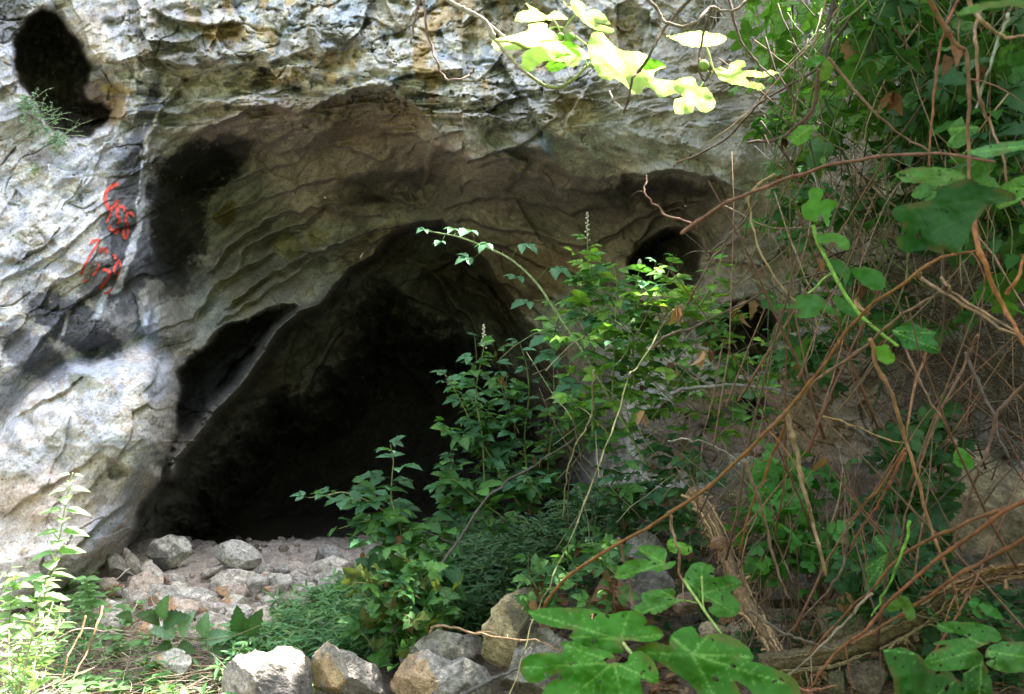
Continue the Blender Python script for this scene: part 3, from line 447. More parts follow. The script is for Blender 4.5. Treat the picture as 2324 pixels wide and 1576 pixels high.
# ------------------------------------------------------------------ loose rocks: silhouette from the survey, real depth, chipped faces
def ico(sub):
    import bmesh
    bm = bmesh.new(); bmesh.ops.create_icosphere(bm, subdivisions=sub, radius=1); v = np.array([x.co[:] for x in bm.verts]); f = np.array([[y.index for y in x.verts] for x in bm.faces]); bm.free(); return v, f
ICO = {k: ico(k) for k in (4, 5, 6, 7)}
def rock(label, out, Y=None, depth=.95, tone=(.36, .33, .29), tone2=(.24, .23, .215), face=None, sub=5, seed=0, cuts=14, amp=.05, group=None, cat='rock', name='rock', sink=.0, face_dir=(-1, -.35, 0), moss=None, fz=.25):
    o = np.array(out, float); r = np.random.default_rng(seed + len(out) * 31 + int(o[0, 0])); vb = o[:, 1].max(); uc = (o[:, 0].max() + o[:, 0].min()) / 2; vc = (o[:, 1].max() + o[:, 1].min()) / 2
    if Y is None: Y = float(onground(np.array([uc]), np.array([vb + 4.]))[0])
    c = P(uc, vc, Y); q = np.array([P(a, b, Y) - c for a, b in o])[:, [0, 2]]
    qa = np.vstack([q, q[:1]]); dens = np.vstack([qa[i] + (qa[i + 1] - qa[i]) * t for i in range(len(q)) for t in np.linspace(0, 1, 12, endpoint=False)])
    th = np.arctan2(dens[:, 1], dens[:, 0]); rad = np.hypot(dens[:, 0], dens[:, 1]); k = np.argsort(th); th, rad = th[k], rad[k]; th = np.r_[th - 2 * np.pi, th, th + 2 * np.pi]; rad = np.r_[rad, rad, rad]
    v, f = ICO[sub]; size = rad.mean(); v = v.copy()
    hr = np.hypot(v[:, 0], v[:, 2]); a = np.arctan2(v[:, 2], v[:, 0]); R = np.interp(a, th, rad)
    p = np.c_[v[:, 0] * R, v[:, 1] * size * depth, v[:, 2] * R]
    # chip with planes (front, back, top) so the body has faces and arrises
    for i in range(int(cuts * 1.5)):
        n = r.normal(size=3); n[1] = -abs(n[1]) * 1.2 - .75; n[2] += .25; n /= np.linalg.norm(n); d = p @ n; lim = d.max() * (.48 + .36 * r.random())
        if i % 5 == 4: n = r.normal(size=3); n[1] = abs(n[1]); n /= np.linalg.norm(n); d = p @ n; lim = d.max() * .85
        m = d > lim; p[m, 1] -= (d[m] - lim) / n[1] * .97 if abs(n[1]) > .45 else 0; 
        if abs(n[1]) <= .45: p[m] -= (d[m] - lim)[:, None] * n * .5
    s = p / size; off = r.random(3) * 50
    nm = p / (np.linalg.norm(p, axis=1)[:, None] + 1e-9)
    dsp = pn3(s * 1.6 + off) * .05 + pn3(s * 4 + off) * .035 - np.abs(pn3(s * 6 + off)) * .055 + pn3(s * 17 + off) * .013 - np.abs(pn3(s * 30 + off)) * .012
    p = p + nm * (dsp * size * amp / .05 * .8)[:, None]
    t1 = pn3(s * 2.2 + off + 9); t2 = pn3(s * 7 + off + 3); t3 = pn3(s * 20 + off)
    C = np.tile(np.array(tone, float), (len(p), 1)); C = mixc(C, tone2, sstep(-.1, .3, t1 + .4 * t2)); C = mixc(C, np.array(tone) * 1.35, sstep(.2, .45, t2) * .6); C = mixc(C, np.array(tone2) * .45, sstep(.15, .45, -t2 + .5 * t3) * .55)
    if face is not None:
        fd = np.array(face_dir, float); fd /= np.linalg.norm(fd); C = mixc(C, face, sstep(fz - .15, fz + .15, nm @ fd + .5 * t1 + .3 * t2 + .15 * t3) * .85)
    if moss is not None: C = mixc(C, moss, sstep(.1, .35, t1 + .5 * t2 + nm[:, 2] * .25) * .7)
    C *= (1 + .22 * t3 + .10 * pn3(s * 45 + off))[:, None]
    w = p + c; 
    if sink: w[:, 2] -= sink
    mb = MB(); mb.add(w, None, f, C); ob = mb.build(name, M_ROCK, origin=np.array([c[0], c[1], w[:, 2].min()])); tag(ob, label, cat, group); return ob
def q5(pts): return [(227 + x / 3.507, 1180 + y / 3.507) for x, y in pts]
def q9(pts): return [(817 + x / 3.98, 1180 + y / 3.98) for x, y in pts]
def q13(pts): return [(1180 + x / 3.98, 1180 + y / 3.98) for x, y in pts]
def q28(pts): return [(1162 + x / 4, 788 + y / 4) for x, y in pts]
def qG(pts): return [(1743 + x / 4, 788 + y / 4) for x, y in pts]
def qH(pts): return [(1743 + x / 3.98, 1180 + y / 3.98) for x, y in pts]
DUST, DUST2, OCR = (.56, .50, .43), (.44, .39, .335), (.36, .20, .09)
G1 = 'pale stones on the cave threshold'
rock('rounded pale boulder with black underside at the cave mouth, beside the slab edge', q5([(350,200),(420,160),(540,125),(640,145),(700,200),(750,290),(700,310),(600,370),(540,400),(420,390),(380,330),(360,250)]), tone=(.47,.44,.39), tone2=(.22,.205,.18), face=(.10,.09,.08), face_dir=(-.8,-.3,-.6), fz=.45, sub=6, group=G1)  # face tone blackens the lower left side
rock('smooth pale boulder with one small dark pit in the cave mouth', q5([(860,290),(870,230),(930,190),(1030,160),(1100,165),(1200,210),(1290,290),(1280,350),(1200,400),(1100,380),(960,370),(880,340)]), tone=(.50,.47,.43), tone2=(.42,.39,.36), sub=6, group=G1, amp=.035)
rock('dim grey stone upright at the edge of the cave shadow', q5([(1700,350),(1720,240),(1800,205),(1870,220),(1930,290),(1960,350),(1800,370)]), tone=(.26,.245,.225), tone2=(.16,.15,.14), group=G1)
rock('tilted grey-cream slab leaning in front of the dim upright stone', q5([(1605,410),(1700,340),(1850,290),(1980,330),(2060,380),(1980,420),(1800,440),(1680,450)]), tone=DUST, tone2=DUST2, group=G1)
rock('long pale sloping slab beside the small bramble, largest of the right-hand stones', q5([(1700,490),(1780,400),(1850,375),(1950,400),(2080,440),(2170,490),(2190,560),(2050,600),(1800,600),(1700,560)]), tone=(.50,.46,.41), tone2=(.42,.36,.31), sub=6, group=G1)
rock('broad low boulder directly below the boulder with the dark pit', q5([(830,540),(900,450),(1000,400),(1100,390),(1190,410),(1270,500),(1270,560),(1000,590),(800,570)]), tone=DUST, tone2=(.38,.33,.29), sub=6, group=G1)
rock('thin flat wedge of rock under the left side of the pitted boulder', q5([(770,440),(850,390),(960,370),(1000,380),(930,430),(830,465)]), tone=DUST2, tone2=(.22,.2,.18), group=G1)
rock('grey lump tucked at the right end of the pitted boulder', q5([(1200,420),(1290,340),(1380,380),(1410,430),(1350,470),(1250,465)]), tone=DUST2, tone2=(.26,.24,.22), group=G1)
rock('small rounded grey stone right of the grey lump, against the cave shadow', q5([(1390,410),(1440,355),(1500,370),(1525,425),(1440,445)]), tone=(.37,.345,.31), tone2=(.28,.26,.24), sub=4, group=G1)
rock('flat-topped cream stone standing like a mushroom among the rubble', q5([(1380,475),(1420,430),(1500,430),(1535,475),(1500,520),(1480,600),(1430,600),(1420,510)]), tone=(.48,.45,.40), tone2=(.40,.36,.31), sub=5, group=G1)
rock('small upright cream stone between the mushroom-like stone and the long slab', q5([(1530,470),(1580,420),(1625,440),(1632,490),(1560,500)]), tone=DUST, tone2=(.36,.33,.3), sub=4, group=G1)
rock('wide cracked cream stone in front of the mushroom-like stone', q5([(1500,560),(1520,500),(1620,490),(1700,510),(1750,570),(1710,630),(1560,630)]), tone=(.49,.45,.41), tone2=(.40,.35,.31), group=G1)
rock('steep grey shard leaning on the foot of the big left slab', q5([(160,310),(165,230),(230,260),(290,310),(350,460),(280,490),(190,420)]), tone=DUST, tone2=DUST2, group=G1)
rock('grey broken block below the foot of the slab', q5([(0,400),(0,290),(120,270),(170,330),(200,400),(300,490),(200,510),(0,480)]), tone=(.40,.37,.33), tone2=(.30,.27,.24), group=G1)
rock('sloping cream block just left of the black boulder foot', q5([(300,330),(380,330),(500,450),(570,530),(450,530),(340,440)]), tone=DUST, tone2=DUST2, group=G1)
rock('pinkish block with a rusty lower edge under the slab foot', q5([(-60,470),(100,465),(160,520),(150,610),(50,620),(-60,590)]), tone=(.46,.38,.32), tone2=(.40,.33,.28), face=OCR, face_dir=(.8,-.2,-.5), fz=.6, group=G1)
rock('wide pale slab stone above the large-leaved bramble seedling', q5([(160,600),(300,560),(420,620),(460,690),(300,710),(200,680)]), tone=(.47,.42,.37), tone2=(.42,.34,.28), face=OCR, face_dir=(-.3,-.2,-.9), fz=.6, group=G1)
rock('cream stone with a rusty orange left side', q5([(780,700),(830,640),(900,670),(930,740),(850,790),(780,760)]), tone=(.48,.42,.36), tone2=DUST2, face=OCR, face_dir=(-.8,-.3,-.5), fz=.3, sub=4, group=G1)
rock('small reddish-edged stone above the orange-sided stone', q5([(860,600),(930,570),(965,610),(900,650)]), tone=DUST, tone2=(.36,.24,.17), face=OCR, fz=.4, sub=4, group=G1)
rock('long pinkish-cream stone at the edge of the green herbs', q5([(1130,800),(1250,700),(1380,670),(1430,720),(1350,820),(1200,860),(1120,860)]), tone=(.49,.43,.37), tone2=(.42,.33,.26), sub=6, group=G1)
rock('pale stone with a rusty base between the orange-sided stone and the long one', q5([(970,780),(1020,720),(1100,730),(1100,800),(1000,820)]), tone=DUST, tone2=DUST2, face=OCR, face_dir=(0,-.2,-1), fz=.35, sub=4, group=G1)
rock('white-grey angular stone lying in the straw and herbs, lower left', q5([(330,1210),(380,1120),(450,1080),(560,1045),(700,1060),(745,1100),(720,1190),(640,1260),(560,1310),(400,1310)]), tone=(.52,.49,.46), tone2=(.42,.38,.33), face=(.42,.29,.16), fz=.55, sub=6)
rock('broad pale grey boulder with a white sunlit patch, first in the front row', q5([(870,1480),(900,1388),(945,1200),(960,1130),(1000,1085),(1050,1080),(1090,1110),(1180,1055),(1240,1070),(1300,1080),(1380,1045),(1480,1070),(1580,1130),(1640,1180),(1655,1300),(1640,1480),(1200,1530)]), Y=3.62, tone=(.40,.36,.32), tone2=(.30,.275,.25), face=(.13,.12,.12), face_dir=(.9,-.45,-.35), fz=.45, sub=7, cuts=20, amp=.045, depth=.9)
rock('dark peaked boulder with an orange-yellow left face, beside the broad pale boulder', q5([(1630,1200),(1655,1080),(1715,990),(1765,962),(1810,1000),(1850,1050),(1980,1060),(2070,1120),(2180,1190),(2230,1260),(2280,1480),(1900,1530),(1640,1480)]), Y=3.66, tone=(.29,.265,.235), tone2=(.19,.175,.155), face=(.40,.28,.14), face_dir=(-1,-.45,0), fz=.42, sub=7, cuts=18, amp=.05, depth=.9)
rock('grey and orange cragged boulder under the tan thorny cane', q9([(190,1640),(210,1540),(280,1400),(400,1300),(590,1220),(700,1260),(850,1310),(950,1270),(1050,1330),(1150,1400),(1200,1500),(1180,1660),(700,1690)]), Y=3.45, tone=(.29,.27,.24), tone2=(.21,.20,.185), face=(.36,.245,.135), face_dir=(-1,-.3,-.15), fz=.35, sub=7, cuts=18, amp=.06, depth=.9)
rock('smooth brown-grey boulder behind the cragged one, touching the herbs', q9([(300,1400),(330,1290),(430,1160),(560,1060),(680,1010),(850,1040),(1100,1090),(1130,1200),(1110,1400),(700,1420)]), Y=3.8, tone=(.26,.24,.19), tone2=(.18,.17,.15), sub=6, depth=.9, amp=.035)
rock('tall ochre-yellow standing rock at the middle of the bottom edge', q9([(1080,1250),(1110,1100),(1100,970),(1180,880),(1185,820),(1255,760),(1290,640),(1400,570),(1540,530),(1640,570),(1660,680),(1590,800),(1520,900),(1470,1000),(1400,1200),(1330,1400),(1220,1430),(1140,1360)]), Y=3.55, tone=(.40,.33,.20), tone2=(.33,.26,.15), face=(.12,.11,.085), face_dir=(.9,-.4,.5), fz=.5, sub=7, cuts=10, amp=.05, depth=.7)
rock('mossy grey rock pile block right of the ochre standing rock', q9([(1290,1480),(1400,1200),(1500,1060),(1700,1020),(1900,1100),(1960,1250),(1900,1450),(1750,1660),(1250,1660)]), Y=3.5, tone=(.25,.23,.20), tone2=(.17,.16,.14), moss=(.11,.105,.06), sub=7, cuts=16, amp=.07)
rock('dark lichened boulder with a reddish left end, behind the big fig leaves', q13([(560,800),(600,640),(700,560),(1000,470),(1380,480),(1440,600),(1400,700),(1240,800),(1100,840),(850,850)]), Y=3.9, tone=(.15,.14,.12), tone2=(.10,.095,.08), face=(.24,.125,.07), face_dir=(-1,-.3,-.2), fz=.5, sub=7, amp=.05)
rock('grey rock with a rough pale crest under the long orange cane', q13([(930,300),(960,200),(1040,140),(1150,100),(1260,160),(1340,290),(1320,420),(1100,440),(950,420)]), Y=4.3, tone=(.27,.255,.24), tone2=(.19,.18,.17), sub=6, amp=.07)
rock('rounded grey boulder before the cave wall, pale on top', q28([(1870,1180),(1900,1080),(1960,1010),(2050,965),(2200,1000),(2330,1060),(2430,1120),(2450,1220),(2300,1270),(1950,1230)]), Y=5.0, tone=(.30,.285,.25), tone2=(.20,.19,.17), sub=6, amp=.04)
rock('flat tan stone wedged beneath the rounded grey boulder', q28([(1870,1340),(1950,1290),(2150,1290),(2240,1350),(2150,1420),(1890,1420)]), Y=4.8, tone=(.30,.26,.18), tone2=(.2,.18,.13), sub=5)
rock('mottled brown boulder half hidden by bramble leaves at the bank', q28([(1280,1400),(1350,1320),(1480,1280),(1600,1300),(1700,1340),(1730,1450),(1640,1580),(1300,1580)]), Y=4.7, tone=(.22,.185,.14), tone2=(.14,.125,.10), sub=6, amp=.06)
rock('large tan boulder at the right edge under the twig tangle', [(2110,1300),(2130,1240),(2150,1150),(2140,1080),(2150,1030),(2180,1005),(2240,1000),(2290,1020),(2340,1060),(2460,1120),(2480,1330),(2300,1340),(2180,1330)], Y=3.9, tone=(.27,.22,.15), tone2=(.19,.155,.11), sub=7, amp=.04, depth=1.)
rock('squarish olive stone between the red canes and the fibrous log', qH([(480,960),(500,830),(560,800),(640,805),(820,880),(900,950),(850,1060),(700,1100),(560,1090)]), Y=2.95, tone=(.21,.19,.125), tone2=(.14,.13,.09), sub=6)
rock('small mossy stone at the bottom edge, left of the brown block', qH([(550,1500),(560,1390),(680,1370),(750,1430),(740,1530),(640,1620),(570,1610)]), Y=2.75, tone=(.14,.13,.075), tone2=(.09,.085,.05), sub=5)
rock('brown block under the lower end of the fibrous log', qH([(740,1370),(900,1290),(1050,1270),(1120,1400),(1150,1620),(840,1620),(760,1500)]), Y=2.7, tone=(.15,.12,.09), tone2=(.10,.085,.065), sub=6)
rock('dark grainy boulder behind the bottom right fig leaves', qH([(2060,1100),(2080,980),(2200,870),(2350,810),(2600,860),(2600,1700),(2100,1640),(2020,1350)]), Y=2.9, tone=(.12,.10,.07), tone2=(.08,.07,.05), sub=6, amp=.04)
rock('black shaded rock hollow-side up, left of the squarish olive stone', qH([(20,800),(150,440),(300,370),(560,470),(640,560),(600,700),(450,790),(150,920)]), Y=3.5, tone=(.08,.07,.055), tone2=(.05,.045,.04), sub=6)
rock('reddish-brown stone under the mid-height fig leaf', q13([(1380,780),(1430,680),(1520,640),(1640,700),(1640,800),(1520,850),(1400,850)]), Y=3.3, tone=(.17,.12,.085), tone2=(.11,.085,.065), sub=5)
rock('tan stone at the foot of the leaning fibrous trunk', q13([(1600,1010),(1650,950),(1760,930),(1900,990),(1940,1080),(1800,1120),(1640,1090)]), Y=2.9, tone=(.22,.175,.11), tone2=(.14,.115,.08), sub=5)
# small stones of the same rubble, each its own body
r = np.random.default_rng(12); USED = set()
LM = [(385,1250,'the black-bottomed boulder'),(532,1255,'the pitted pale boulder'),(745,1250,'the dim upright stone'),(745,1290,'the tilted grey-cream slab'),(790,1318,'the long sloping slab'),(525,1320,'the broad low boulder'),(478,1298,'the thin flat wedge'),(600,1295,'the grey lump'),(642,1322,'the mushroom-like stone'),(690,1335,'the wide cracked stone'),(300,1275,'the steep grey shard'),(250,1300,'the grey broken block'),(350,1310,'the sloping cream block'),(235,1335,'the pinkish block'),(315,1365,'the wide pale slab stone'),(470,1383,'the orange-sided stone'),(590,1400,'the long pinkish-cream stone'),
(385,1515,'the white-grey angular stone'),(1330,1340,'the lichened boulder'),(1480,1370,'the reddish-brown stone'),(1620,1430,'the foot of the leaning trunk'),(1380,1210,'the grey crest rock'),(1850,1360,'the black shaded rock'),(1920,1400,'the squarish olive stone'),(1790,1120,'the flat tan stone'),(1550,1170,'the mottled brown boulder'),(2150,1300,'the large tan boulder'),(1990,1530,'the brown block'),(1700,1250,'the middle of the trunk'),(1300,1400,'the tall ochre rock'),(2050,1250,'the red canes')]
def small(word, reg, n, s0, s1, tones, group):
    for i in range(n * 3):
        if n <= 0: break
        u = r.uniform(reg[0], reg[2]); v = r.uniform(reg[1], reg[3]); s = r.uniform(s0, s1); k = r.integers(6, 9); rr_ = s * (.7 + .5 * r.random(k)); ti = r.integers(len(tones)); rust = r.random() < .2
        lu, lv, ln = min(LM, key=lambda q: (q[0] - u) ** 2 + 2 * (q[1] - v) ** 2); dx, dy = u - lu, v - lv
        side = 'left of' if abs(dx) > 1.4 * abs(dy) and dx < 0 else 'right of' if abs(dx) > 1.4 * abs(dy) else 'above' if dy < 0 else 'below'
        f = (s - s0) / (s1 - s0); sz = ('tiny' if f < .33 else 'small' if f < .7 else 'fist-sized') if word != 'block' else ('squat' if f < .5 else 'broad'); lb = f"{sz} {tones[ti][0]}{' rusty-edged' if rust else ''} {word} {side} {ln}"
        if lb in USED: continue
        USED.add(lb); n -= 1; t = np.array(tones[ti][1]) * r.uniform(.85, 1.12); aa = np.linspace(0, 6.28, k, endpoint=False)
        rock(lb, [(u + x * 1.35, v + y * .75) for x, y in zip(np.cos(aa) * rr_, np.sin(aa) * rr_)], tone=t, tone2=t * .75, sub=4 if s < 20 else 5, group=group, seed=i * 5 + int(u), cuts=13, sink=s * K * .6, name='stone', cat='stone', face=(OCR if rust else None), fz=.5)
TN = [('cream', DUST), ('pale', (.56,.51,.455)), ('pinkish', (.50,.40,.33)), ('grey', (.42,.385,.345))]
small('stone', (60, 1300, 840, 1445), 110, 7, 22, TN, 'small rubble of the cave threshold')
small('block', (100, 1310, 700, 1440), 38, 22, 46, TN, 'small rubble of the cave threshold')
small('dim stone', (330, 1215, 780, 1262), 16, 5, 12, [('grey', (.22,.2,.18)), ('brown', (.22,.18,.14))], 'dim stones behind the boulders')
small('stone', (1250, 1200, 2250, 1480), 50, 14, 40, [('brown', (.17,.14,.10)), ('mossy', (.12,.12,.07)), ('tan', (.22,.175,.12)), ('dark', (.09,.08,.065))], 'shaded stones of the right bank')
small('straw-bound stone', (230, 1440, 480, 1560), 9, 7, 16, [('cream', (.42,.38,.33)), ('grey', (.3,.27,.24))], 'stones in the straw')
# ------------------------------------------------------------------ wood and canes
def wpath(pts, Y0, Y1=None, wob=0, per=6, seed=0):
    p = np.array(pts, float); n = len(p); Y1 = Y0 if Y1 is None else Y1; s = np.r_[0, np.cumsum(np.hypot(*np.diff(p, axis=0).T))]; s /= s[-1]
    r = np.random.default_rng(seed + n); Y = Y0 + (Y1 - Y0) * s + wob * r.normal(size=n); return smoothpath(np.array([P(a, b, y) for (a, b), y in zip(p, Y)]), per)
def cane(label, pts, Y0, Y1, px, c, th=.5, name='dead_cane', cat='cane', group=None, taper=.6, side=0, knob=.5):
    path = wpath(pts, Y0, Y1, .012, 14, int(pts[0][0])); sd = int(pts[0][0] * 7 + pts[0][1]) % 9999; r = np.random.default_rng(sd)
    n = len(path); path += np.stack([np.interp(np.arange(n), np.arange(0, n + 5, 5), r.normal(size=len(np.arange(0, n + 5, 5)))) for _ in range(3)], 1) * .0008 * (Y0 + Y1) / 2
    rad = px * K * (Y0 + Y1) / 2 / 2 * .78
    root = empty(name, path[0]); tag(root, label, cat, group); mb = MB()
    c = np.array(c) * np.array([.68, .67, .66]); cc = np.array(c) * (1 + .35 * np.interp(np.arange(n), np.arange(0, n + 4, 4), r.random(len(np.arange(0, n + 4, 4))) - .5))[:, None]
    sl_ = np.r_[0, np.cumsum(np.linalg.norm(np.diff(path, axis=0), axis=1))]; nd = np.arange(.05 + .05 * r.random(), sl_[-1], .085 + .05 * r.random())
    ra = np.linspace(rad * 1.12, rad * taper, n) * (1 + .42 * sum((np.exp(-((sl_ - q_) / .006) ** 2) for q_ in nd), np.zeros(n))); tube(mb, path, ra, 0, cc, 8, knob * .3, .14, .16, sd)
    for q_ in nd[::3]:
        i = min(int(np.searchsorted(sl_, q_)), n - 1); d = r.normal(size=3); d /= np.linalg.norm(d); tube(mb, [path[i], path[i] + d * rad * 2.2, path[i] + d * rad * 4 + [0, 0, -rad]], rad * .4, rad * .18, c * .9, 5, 0, .1, .1, sd)
    for _ in range(side):
        i = r.integers(n // 5, n - 2); d = r.normal(size=3); d[2] -= .3; d /= np.linalg.norm(d); L = r.uniform(.05, .16); q = np.array([path[i] + d * L * t + np.array([0, 0, -.04 * t * t]) for t in np.linspace(0, 1, 5)]); tube(mb, q, rad * .45, rad * .15, np.array(c) * .9, 5, 0, .1, .1, sd)
    if th: thorns(mb, path, rad, .055 / th, np.array(c) * 1.15, .0075, sd)
    mb.build('stem', M_STEM, root)
    return root
GC_ = 'dead canes crossing the right side'
